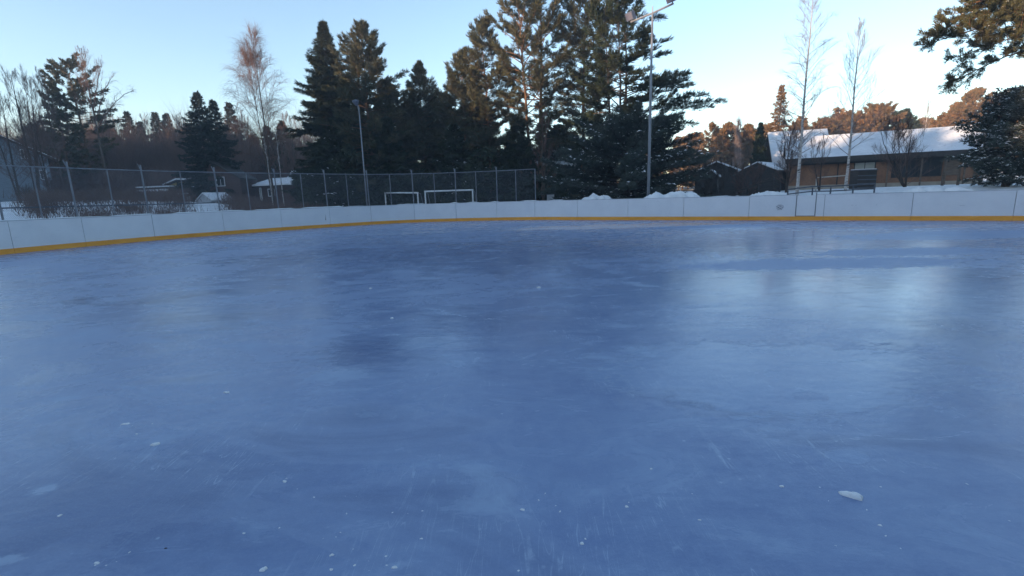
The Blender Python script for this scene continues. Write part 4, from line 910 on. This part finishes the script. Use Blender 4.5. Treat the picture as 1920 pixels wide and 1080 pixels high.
# dark sheds right of the big pine
o_, L_ = wall_frame(1302, 48, 1384, 46, .6); sh = thing('garden_shed', 'dark shed with snow on its left roof slope, behind the pine limb', 'shed', o_.o)
z_e, z_r = o_.uv(1384, 322)[1], o_.uv(1345, 306)[1]
m = MB(); o_.box(m, 0, L_, 0, 5, -.6, z_e); c = L_ / 2
m.prism([o_.p(0, .0, z_e + .002), o_.p(L_, .0, z_e + .002), o_.p(c, .0, z_r)], o_.w * 5); m.build('wall', 'darkwood', sh)
m = MB(); gable_roof_across(m, o_, 0, L_, -.3, 5.3, z_e, z_r, .1, .35, .01); rf = m.build('roof', 'fascia', sh)
m = MB(); gable_roof_across(m, o_, 0, L_, -.28, 5.3, z_e, z_r, .12, .33, .112); m.build('roof_snow', 'roof_snow', rf)
o_, L_ = wall_frame(1390, 45, 1450, 43, .8); sh = thing('garden_shed', 'dark gabled shed with thin snowy eaves left of the brick house', 'shed', o_.o)
z_e, z_r = o_.uv(1450, 319)[1], o_.uv(1412, 308)[1]
m = MB(); o_.box(m, 0, L_, 0, 4, -.6, z_e); m.prism([o_.p(0, .0, z_e + .002), o_.p(L_, .0, z_e + .002), o_.p(L_ / 2, .0, z_r)], o_.w * 4); m.build('wall', 'darkwood', sh)
m = MB(); gable_roof_across(m, o_, 0, L_, -.35, 4.3, z_e, z_r, .1, .3, .01); rf = m.build('roof', 'fascia', sh)
m = MB(); gable_roof_across(m, o_, 0, L_, -.33, 4.3, z_e, z_r, .1, .28, .112); m.build('roof_snow', 'roof_snow', rf)
o_, L_ = wall_frame(1320, 41, 1344, 40.5, .3); sh = thing('garden_shed', 'tiny dark playhouse with a snow-tipped roof in front of the larger shed', 'shed', o_.o)
z_e, z_r = o_.uv(1343, 330)[1], o_.uv(1333, 321)[1]
m = MB(); o_.box(m, 0, L_, 0, 1.4, -.4, z_e); m.prism([o_.p(0, .0, z_e + .002), o_.p(L_, .0, z_e + .002), o_.p(L_ / 2, .0, z_r)], o_.w * 1.4); m.build('wall', 'darkwood', sh)
m = MB(); gable_roof_across(m, o_, 0, L_, -.15, 1.5, z_e, z_r, .05, .15, .01); rf = m.build('roof', 'fascia', sh)
m = MB(); gable_roof_across(m, o_, 0, L_, -.14, 1.5, z_e, z_r, .1, .13, .062); m.build('roof_snow', 'roof_snow', rf)
frame_rail('board_fence', 'dark board fence running before the sheds', 'fence', [(1240, 40), (1300, 39.5), (1345, 39), (1380, 38.5)], 0, [1.5, 1.5, 1.5, 1.4], 'darkwood', .05, rails=(-.25, -.5, -.75, -1.))

bare('bare_shrub', 'dark bare shrub hiding the left half of the sheds', (1335, 318), 39, 180, [(0, 1.6), (.5, 1.9), (1, 1.)], 40, 8, 6, ((0, 25), (1, 60)), .0, 'bark_dark', 'bark_dark', .06, .06, stems=4, fork=1.6, len3=.5, r3=.012, cat='shrub')
bare('bare_shrub', 'dark bare shrub between the two gabled sheds', (1392, 326), 38, 181, [(0, 1.3), (.5, 1.6), (1, .8)], 34, 8, 6, ((0, 25), (1, 60)), .0, 'twig', 'bark_dark', .06, .06, stems=4, fork=1.4, len3=.5, r3=.011, cat='shrub')
# olive house behind the trunks
o_, L_ = wall_frame(985, 56, 1130, 54, .4); hs = thing('house', 'olive house with a snowy roof half hidden behind the pine trunks', 'house', o_.o)
z_e, z_r = o_.uv(1040, 309)[1], o_.uv(1040, 286)[1]
m = MB(); o_.box(m, 0, L_, 0, 7, -.5, z_e); m.build('wall', 'olive', hs)
m = MB(); gable_roof_along(m, o_, -.4, L_ + .4, 7., z_e, z_r + .6, .14, .5, .01); rf = m.build('roof', 'fascia', hs)
m = MB(); gable_roof_along(m, o_, -.38, L_ + .38, 7., z_e, z_r + .6, .13, .48, .152); m.build('roof_snow', 'roof_snow', rf)
win_px(o_, hs, 1003, 1013, 326, 352); win_px(o_, hs, 1042, 1056, 332, 352)
o_, L_ = wall_frame(1026, 41, 1039, 41, .1); hs = thing('waste_bin', 'pale grey-blue bin standing beside the end post of the fence', 'bin', o_.o)
h = o_.uv(1033, 365)[1]; m = MB(); o_.box(m, 0, L_, 0, .6, 0, h); m.build('body', 'greywall', hs); m = MB(); o_.box(m, -.03, L_ + .03, -.04, .64, h + .002, h + .07); m.build('lid', 'steel_dark', hs)

# left houses -------------------------------------------------
o_, L_ = wall_frame(-75, 51, 100, 56.5, 2.0); hs = thing('gabled_house', 'blue-grey gabled house behind bare trees at the left edge', 'house', o_.o)
z_e, z_r = o_.uv(104, 296)[1], o_.uv(20, 258)[1]
m = MB(); o_.box(m, 0, L_, 0, 9, -.8, z_e); m.prism([o_.p(0, 0, z_e + .002), o_.p(L_, 0, z_e + .002), o_.p(L_ / 2, 0, z_r)], o_.w * 9); m.build('wall', 'siding', hs)
m = MB(); gable_roof_across(m, o_, 0, L_, -.5, 9.4, z_e, z_r, .18, .8, .01); rf = m.build('roof', 'fascia', hs)
m = MB(); gable_roof_across(m, o_, 0, L_, -.48, 9.4, z_e, z_r, .08, .78, .192); m.build('roof_snow', 'roof_snow', rf)
win_px(o_, hs, 73, 90, 319, 337, mull=1); win_px(o_, hs, 36, 54, 280, 298, mull=1)
m = MB(); o_.box(m, 0, L_, -.05, -.004, -.5, .5); m.build('plinth', 'fascia', hs)

o_, L_ = wall_frame(253, 58, 318, 57, 1.7); hs = thing('carport', 'dark low carport with layered snow roof beside the ochre house', 'carport', o_.o)
zt = o_.uv(285, 349)[1]
m = MB(); o_.box(m, .2, L_ - .1, .6, 4, -.4, zt - .5); m.build('wall', 'darkwood', hs)
m = MB(); o_.box(m, 0, L_, 0, 4.4, zt - .5 + .002, zt - .15); rf = m.build('roof', 'fascia', hs)
m = MB(); o_.box(m, .03, L_ - .03, .03, 4.4, zt - .147, zt); o_.box(m, .25, L_ - .2, -.25, -.004, zt - .62, zt - .38); m.build('roof_snow', 'roof_snow', rf)

o_, L_ = wall_frame(305, 62, 333, 61, 1.7); hs = thing('house', 'small ochre house with a single sloping snowy roof at left', 'house', o_.o)
zl, zh = o_.uv(305, 352)[1], o_.uv(333, 341)[1]
m = MB(); m.prism([o_.p(0, 0, -.5), o_.p(L_, 0, -.5), o_.p(L_, 0, zh), o_.p(0, 0, zl)], o_.w * 5); m.build('wall', 'yellowwood', hs)
k = (zh - zl) / L_
m = MB(); m.prism([o_.p(-.7, -.3, zl - .7 * k + .02), o_.p(L_ + .3, -.3, zh + .3 * k + .02), o_.p(L_ + .3, -.3, zh + .3 * k + .18), o_.p(-.7, -.3, zl - .7 * k + .18)], o_.w * 5.6); rf = m.build('roof', 'fascia', hs)
m = MB(); m.prism([o_.p(-.68, -.28, zl - .7 * k + .185), o_.p(L_ + .28, -.28, zh + .3 * k + .185), o_.p(L_ + .28, -.28, zh + .3 * k + .36), o_.p(-.68, -.28, zl - .7 * k + .36)], o_.w * 5.5); m.build('roof_snow', 'roof_snow', rf)
o_, L_ = wall_frame(326, 57, 352, 56.5, 1.7); fn = thing('garden_wall', 'pale grey panel wall between the ochre house and the little greenhouse', 'wall', o_.o)
h = o_.uv(340, 364)[1]; m = MB(); o_.box(m, 0, L_, 0, .12, -.5, h); m.build('panel', 'greywall', fn); m = MB(); o_.box(m, -.02, L_ + .02, -.02, .14, h + .002, h + .1); m.build('snow_cover', 'snow', fn)

o_, L_ = wall_frame(366, 50, 392, 49, 1.3); hs = thing('greenhouse', 'little pale gabled hut with a snowy left roof slope at left', 'shed', o_.o)
z_e, z_r = o_.uv(392, 375)[1], o_.uv(376, 364)[1]
m = MB(); o_.box(m, 0, L_, 0, 2.2, -.5, z_e); m.prism([o_.p(0, 0, z_e + .002), o_.p(L_, 0, z_e + .002), o_.p(L_ / 2, 0, z_r)], o_.w * 2.2); m.build('wall', 'greywall', hs)
m = MB(); gable_roof_across(m, o_, 0, L_, -.08, 2.3, z_e, z_r, .04, .22, .01); rf = m.build('roof', 'greywall', hs)
m = MB(); gable_roof_across(m, o_, 0, L_, -.07, 2.3, z_e, z_r, .1, .2, .052); m.build('roof_snow', 'roof_snow', rf)
o_, L_ = wall_frame(396, 51, 418, 50.5, 1.3); fn = thing('garden_wall', 'low pale panel wall right of the little gabled hut', 'wall', o_.o)
h = o_.uv(407, 379)[1]; m = MB(); o_.box(m, 0, L_, 0, .1, -.5, h); m.build('panel', 'greywall', fn); m = MB(); o_.box(m, -.02, L_ + .02, -.02, .12, h + .002, h + .09); m.build('snow_cover', 'snow', fn)

o_, L_ = wall_frame(392, 56, 452, 55, 1.5); hs = thing('house', 'dark house with white framed windows under the broad dark spruce', 'house', o_.o)
z_e, z_r = o_.uv(430, 319)[1], o_.uv(405, 304)[1]
m = MB(); m.prism([o_.p(0, 0, -.5), o_.p(L_, 0, -.5), o_.p(L_, 0, z_e - 1.), o_.p(L_ * .2, 0, z_r), o_.p(0, 0, z_r - .6)], o_.w * 2.4); m.build('wall', 'redwood', hs)
m = MB(); a, b = o_.p(L_ * .2, -.3, z_r + .02), o_.p(L_ + .3, -.3, z_e - 1. - .06); m.prism([a, b, b + (0, 0, .16), a + (0, 0, .16)], o_.w * .5); m.prism([a + o_.w * .502, b + o_.w * .502, b + o_.w * .502 + (0, 0, .14), a + o_.w * .502 + (0, 0, .14)], o_.w * 2.); m.build('roof', 'fascia', hs)
win_px(o_, hs, 405, 423, 332, 349); win_px(o_, hs, 408, 425, 361, 368, mull=0)

o_, L_ = wall_frame(476, 57, 552, 55, 1.2); hs = thing('house', 'dark red low house with a snowy roof behind the birch stems', 'house', o_.o)
z_e = o_.uv(515, 348)[1]; z_r = z_e + .75
m = MB(); o_.box(m, 0, L_, 0, 6, -.5, z_e); m.build('wall', 'redwood', hs)
m = MB(); gable_roof_along(m, o_, -.3, L_ + .3, 6., z_e, z_r, .1, .4, .01); rf = m.build('roof', 'fascia', hs)
m = MB(); gable_roof_along(m, o_, -.28, L_ + .28, 6., z_e, z_r, .16, .38, .112); m.build('roof_snow', 'roof_snow', rf)
win_px(o_, hs, 502, 516, 354, 368); win_px(o_, hs, 486, 493, 352, 376, mull=0, pane='blind')
o_, L_ = wall_frame(544, 60, 566, 59, 1.2); hs = thing('house', 'dark gable with snowy peak just right of the dark red house', 'house', o_.o)
z_e, z_r = o_.uv(566, 335)[1], o_.uv(557, 323)[1]
m = MB(); o_.box(m, 0, L_, 0, 5, -.5, z_e); m.prism([o_.p(0, 0, z_e + .002), o_.p(L_, 0, z_e + .002), o_.p(L_ / 2, 0, z_r)], o_.w * 5); m.build('wall', 'darkwood', hs)
m = MB(); gable_roof_across(m, o_, 0, L_, -.3, 5.2, z_e, z_r, .22, .5, .01); m.build('roof_snow', 'roof_snow', hs)

o_, L_ = wall_frame(714, 45, 744, 44.5, .1); hs = thing('garden_shed', 'small beige shed with a snowy roof behind the smaller goal', 'shed', o_.o)
z_e, z_r = o_.uv(742, 346)[1], o_.uv(728, 338)[1]
m = MB(); o_.box(m, 0, L_, 0, 2.2, -.2, z_e); m.prism([o_.p(0, 0, z_e + .002), o_.p(L_, 0, z_e + .002), o_.p(L_ / 2, 0, z_r)], o_.w * 2.2); m.build('wall', 'beige', hs)
m = MB(); gable_roof_across(m, o_, 0, L_, -.2, 2.4, z_e, z_r, .06, .25, .01); rf = m.build('roof', 'fascia', hs)
m = MB(); gable_roof_across(m, o_, 0, L_, -.19, 2.4, z_e, z_r, .13, .23, .072); m.build('roof_snow', 'roof_snow', rf)
o_, L_ = wall_frame(822, 50, 882, 49, .2); hs = thing('house', 'dark low house with a strip of roof snow behind the larger goal', 'house', o_.o)
z_e = o_.uv(850, 355)[1]
m = MB(); o_.box(m, 0, L_, 0, 5, -.4, z_e); m.build('wall', 'darkwood', hs)
m = MB(); gable_roof_along(m, o_, -.3, L_ + .3, 5., z_e, z_e + .55, .08, .35, .01); rf = m.build('roof', 'fascia', hs)
m = MB(); gable_roof_along(m, o_, -.28, L_ + .28, 5., z_e, z_e + .55, .12, .33, .092); m.build('roof_snow', 'roof_snow', rf)
o_, L_ = wall_frame(815, 60, 875, 59, .2); hs = thing('house', 'dark tall house with a pale window deep among the conifers', 'house', o_.o)
h = o_.uv(840, 300)[1]; m = MB(); o_.box(m, 0, L_, 0, 5, -.4, h); m.build('wall', 'darkwood', hs); m = MB(); gable_roof_along(m, o_, -.3, L_ + .3, 5., h, h + 1.2, .15, .4, .01); m.build('roof', 'fascia', hs)
win_px(o_, hs, 829, 847, 321, 335, mull=2, pane='blind')

# ------------------------------------------------------------------ goals
def goal(px0, px1, y0, y1, D0, D1, label):
    a, b = at(px0, y0, D0), at(px1, y1, D1); c = (a + b) / 2; g0 = hgt(c[0], c[1]); z = (a[2] + b[2]) / 2
    o = thing('football_goal', label, 'goal', (c[0], c[1], g0), 'football goals beyond the fence')
    w = unit([-(b - a)[1], (b - a)[0], 0]); r = .06
    for q in (a, b): m = MB(); m.tube([(q[0], q[1], g0 - .1), (q[0], q[1], z - .02)], r, 8); m.build('goal_post', 'goal', o)
    m = MB(); d = unit(b - a) * .06; m.tube([a - d, b + d], r, 8); m.build('crossbar', 'goal', o)
    for q in (a, b): m = MB(); m.tube([(q[0], q[1], z - .05), (*(q + w * .5)[:2], z - .1), (*(q + w * 1.1)[:2], g0 + .03)], .022, 6); m.build('net_stay', 'steel', o)
    m = MB(); q0, q1 = a + w * 1.1, b + w * 1.1; m.tube([(q0[0], q0[1], g0 + .03), (q1[0], q1[1], g0 + .03)], .022, 6); m.build('ground_bar', 'steel', o)
goal(722, 783, 361.5, 361.5, 42, 41, 'smaller white football goal beyond the fence, the left one')
goal(797, 886, 359, 356, 39, 38, 'wider white football goal beyond the fence, right of the smaller goal')

# ------------------------------------------------------------------ lamp posts
def lamp_tall():
    D = 29.; tp = at(1223.5, 24, D); x, y, zt = tp; zb = hgt(x, y) - .1
    o = thing('lamp_post', 'tall grey floodlight post with a crossarm and two lamps behind the snow heap', 'lamp post', (x, y, zb))
    m = MB(); m.tube([(x, y, zb), (x, y, zb + 4), (x, y, zb + 8), (x, y, zt)], [.10, .085, .07, .05], 12); m.build('pole', 'steel', o, smooth=True)
    e0, e1 = at(1183, 33, D + 1.3), at(1262, 12, D - 1.3)
    zt2 = zt - .02; e0[2] = e1[2] = zt2
    m = MB(); m.tube([e0, (x, y, zt2), e1], .055, 8); m.build('crossarm', 'steel', o)
    m = MB(); m.tube([(x, y, zt2 + .06), (x, y, zt2 + .35)], .03, 6); m.build('pole_cap', 'steel', o)
    for e, sg in ((e0, -1), (e1, 1)):
        d = unit(e1 - e0) * sg; n = np.array([-d[1], d[0], 0.]); n = n if n[1] < 0 else -n
        c = np.array([e[0], e[1], zt2 + .06]) - d * .05
        f = unit(n + np.array([0, 0, -.55])); upv = unit(np.cross(np.cross(f, (0, 0, 1)), f)); sd = unit(np.cross(f, upv))
        m = MB(); m.box(c - sd * .26 - f * .14 + np.array([0, 0, .05]), sd * .52, f * .26, upv * .42); h = m.build('lamp_housing', 'lamp', o)
        m = MB(); m.box(c - sd * .22 + f * .122 + np.array([0, 0, .05]) + upv * .04, sd * .44, f * .012, upv * .34); m.build('lamp_glass', 'lampglass', h)
        m = MB(); m.tube([c - np.array([0, 0, .05]), c + np.array([0, 0, .12])], .03, 6); m.build('bracket', 'steel', h)
lamp_tall()
def lamp_small():
    D = 31.5; tp = at(673, 205, D); x, y, zt = tp; zb = hgt(x, y) - .1
    o = thing('lamp_post', 'slim grey lamp post with one cone lamp behind the fence at left', 'lamp post', (x, y, zb))
    m = MB(); m.tube([(x, y, zb), (x, y, zb + 3), (x, y, zt)], [.046, .040, .032], 10); m.build('pole', 'steel', o, smooth=True)
    m = MB(); m.tube([(x, y, zt - .02), (x - .02, y - .05, zt + .22)], [.05, .06], 10); m.build('neck', 'steel', o)
    q = np.array([x - .08, y - .1, zt + .2]); m = MB(); m.tube([q, q + (-.02, 0, .1), q + (-.05, -.01, .25), q + (-.05, -.01, .30)], [.06, .12, .21, .19], 14); h = m.build('lamp_head', 'lamp', o)
    m = MB(); m.tube([q + (-.05, -.01, .302), q + (-.05, -.01, .34)], [.17, .10], 14); m.build('lamp_cap', 'steel', h)
lamp_small()

# ------------------------------------------------------------------ snow heaps behind the boards and lumps on the ice
def heap(label, px0, px1, D, peaks, seed):
    rs = np.random.RandomState(seed); a, b = at(px0, 370, D), at(px1, 370, D); u = b[:2] - a[:2]; L = np.linalg.norm(u); u /= L; w = np.array([-u[1], u[0]]); W = 2.2
    na, nb_ = 60, 26; V = []
    ph = rs.uniform(0, 6.28, 8); fr_ = rs.uniform(2, 9, (8, 2))
    for i in range(na + 1):
        for j in range(nb_ + 1):
            s, t = i / na * L, (j / nb_ - .5) * W; p = a[:2] + u * s + w * t; px = px0 + (px1 - px0) * i / na
            z = sum(math.exp(8 * h * math.exp(-(abs((px - c) / wd)) ** 2.4)) for c, wd, h in peaks); z = math.log(z - len(peaks) + 1) / 8 * math.exp(-abs(t / .85) ** 3)
            z = z + .035 * rs.normal() * min(1, z) * (rs.uniform() < .35) + .025 * sum(math.sin(f[0] * 1.6 * s + f[1] * 1.6 * t + q) for f, q in zip(fr_, ph)) * min(1, z)
            e = min(1, min(i, na - i) / 5, min(j, nb_ - j) / 4)
            V.append((p[0], p[1], -.2 + (z + .2) * e ** .6))
    m = MB(); m.add(V, None, [(i * (nb_ + 1) + j, (i + 1) * (nb_ + 1) + j, (i + 1) * (nb_ + 1) + j + 1, i * (nb_ + 1) + j + 1) for i in range(na) for j in range(nb_)])
    c = (a + b) / 2; tag(m.build('snow_heap', 'snow', smooth=True, loc=(c[0], c[1], 0)), label, 'snow heap', 'snow heaps behind the boards')
heap('smaller ploughed snow heap behind the boards, left of the tall lamp post', 1070, 1175, 30.4, [(1113, 15, 1.42), (1134, 24, 1.30), (1102, 24, 1.26), (1120, 46, 1.18)], 301)
heap('large ploughed snow heap with three humps at the foot of the tall lamp post', 1180, 1345, 27.9, [(1231, 18, 1.43), (1222, 34, 1.3), (1257, 24, 1.38), (1276, 20, 1.44), (1296, 28, 1.34), (1258, 75, 1.24)], 302)
heap('low snow bank behind the boards in front of the dark sheds', 1385, 1480, 26.2, [(1430, 50, 1.22), (1455, 40, 1.30)], 303)
heap('low snow bank behind the boards in front of the brick house door', 1690, 1835, 22.9, [(1745, 30, 1.34), (1715, 30, 1.26), (1790, 40, 1.26)], 304)

def lump(name, label, px, py, sx, sy, sz, seed, group=None, yaw=0., cat='snow lump', mat='snow'):
    rs = np.random.RandomState(seed); c = gnd(px, py); m = MB(); nu, nv = 14, 8; V = []
    ph = rs.uniform(0, 6.28, 6)
    for i in range(nv + 1):
        for j in range(nu):
            th = i / nv * math.pi / 2; a = j / nu * 6.283; k = 1 + .20 * math.sin(2 * a + ph[0]) + .14 * math.sin(3 * a + ph[1] + th) + .10 * math.sin(5 * a + ph[2] + 2 * th) + .07 * math.sin(7 * a + ph[4] + 3 * th)
            rr = math.cos(th) ** .7 * k; X_, Y_ = rr * sx * math.cos(a), rr * sy * math.sin(a)
            V.append((c[0] + X_ * math.cos(yaw) - Y_ * math.sin(yaw), c[1] + X_ * math.sin(yaw) + Y_ * math.cos(yaw), -.002 + sz * math.sin(th) * (1 + .15 * math.sin(a + ph[3]))))
    m.add(V, None, [(i * nu + j, i * nu + (j + 1) % nu, (i + 1) * nu + (j + 1) % nu, (i + 1) * nu + j) for i in range(nv) for j in range(nu)])
    return tag(m.build(name, mat, smooth=True, loc=(c[0], c[1], 0)), label, cat, group)
lump('snow_lump', 'largest white snow lump lying alone on the ice at lower right', 1597, 931, .044, .022, .026, 1, yaw=-.45)
lump('snow_lump', 'pale oval snow lump on the ice at lower left', 291, 834, .026, .018, .016, 2, yaw=.5)
lump('snow_lump', 'small flat snow lump on the ice above and right of the pale oval one', 425, 736, .028, .016, .012, 3)
lump('snow_lump', 'thin smear of snow on the ice above and left of the pale oval lump', 236, 795, .03, .014, .008, 4)
G = 'tiny snow crumbs scattered on the near ice'
for i, (px, py, s) in enumerate(((534, 903, .010), (622, 1041, .008), (740, 1064, .009), (621, 1068, .007), (494, 1068, .013), (112, 967, .009), (182, 1056, .009), (980, 956, .009), (1091, 1019, .009), (1221, 879, .007), (1175, 950, .008), (256, 814, .007), (665, 1060, .006), (790, 1010, .006), (1466, 912, .010), (1010, 540, .03), (735, 597, .02), (695, 541, .02), (1312, 975, .006), (1650, 985, .007), (457, 1000, .006))):
    lump('snow_crumb', 'tiny white snow crumb lying on the blue ice', px, py, s * 1.2, s * .9, s * .8, 20 + i, G, cat='snow crumb')
rc = np.random.RandomState(77)
for i in range(60):
    cx, cy, sp = ((715, 1045, 45), (640, 990, 60), (180, 1050, 40), (820, 1000, 80), (1020, 930, 70), (1560, 960, 60), (1750, 1000, 90), (560, 905, 30), (230, 800, 30), (1180, 960, 90))[i % 10]
    px, py = cx + rc.normal(0, sp), min(1070, cy + rc.normal(0, sp * .5)); sz = rc.uniform(.002, .0055)
    lump('snow_crumb', 'tiny white snow crumb lying on the blue ice', px, py, sz * 1.3, sz * .8, sz * .8, 100 + i, G, rc.uniform(0, 3), cat='snow crumb')
lump('dirt_speck', 'black speck of dirt on the ice at lower left', 311, 1028, .007, .005, .004, 60, cat='dirt', mat='fascia')

# ------------------------------------------------------------------ thin winter air
m = MB(); m.box((-460, -460, -2), (920, 0, 0), (0, 920, 0), (0, 0, 36))
hm = bpy.data.materials.new('thin_air'); hm.use_nodes = True; hn = hm.node_tree; hn.nodes.clear()
ho = hn.nodes.new('ShaderNodeOutputMaterial'); hv = hn.nodes.new('ShaderNodeVolumePrincipled'); hn.links.new(hv.outputs[0], ho.inputs['Volume'])
hv.inputs['Color'].default_value = (.80, .88, 1., 1); hv.inputs['Density'].default_value = .0013; hv.inputs['Anisotropy'].default_value = .2
tag(m.build('haze', hm), kind='stuff')

# ------------------------------------------------------------------ light, sky, camera
w = bpy.data.worlds.new('World'); bpy.context.scene.world = w; w.use_nodes = True
nt = w.node_tree; bg = nt.nodes['Background']
sky = nt.nodes.new('ShaderNodeTexSky'); sky.sky_type = 'NISHITA'; sky.sun_disc = False
sky.sun_elevation = R(SUN_EL); sky.sun_rotation = math.atan2(SUN_AZ[0], SUN_AZ[1])
sky.air_density = 1.0; sky.dust_density = .3; sky.ozone_density = 1.6
nt.links.new(sky.outputs[0], bg.inputs['Color']); bg.inputs['Strength'].default_value = .15
L = bpy.data.lights.new('sun', 'SUN'); L.energy = 4.2; L.angle = R(.5); L.color = (1., .70, .45)
lo = bpy.data.objects.new('sun', L); C.objects.link(lo)
sd = Vector((SUN_AZ[0] * math.cos(R(SUN_EL)), SUN_AZ[1] * math.cos(R(SUN_EL)), math.sin(R(SUN_EL))))
lo.rotation_euler = sd.to_track_quat('Z', 'Y').to_euler(); lo.location = (-40, -40, 40)

cam = bpy.data.cameras.new('camera'); co = bpy.data.objects.new('camera', cam); C.objects.link(co)
cam.sensor_width = 36; cam.lens = FPX / 1920 * 36; cam.clip_end = 2000; cam.clip_start = .05
from mathutils import Matrix
Mx = Matrix(((_R[0], _U[0], -_F[0]), (_R[1], _U[1], -_F[1]), (_R[2], _U[2], -_F[2]))).to_4x4(); Mx.translation = Vector(CAM)
co.matrix_world = Mx
sc = bpy.context.scene; sc.camera = co
sc.view_settings.view_transform = 'Standard'; sc.view_settings.look = 'None'; sc.view_settings.exposure = 1.4; sc.view_settings.gamma = 1
sc.render.resolution_x, sc.render.resolution_y = 1024, 576
sc.cycles.max_bounces = 6; sc.cycles.diffuse_bounces = 3; sc.cycles.glossy_bounces = 3
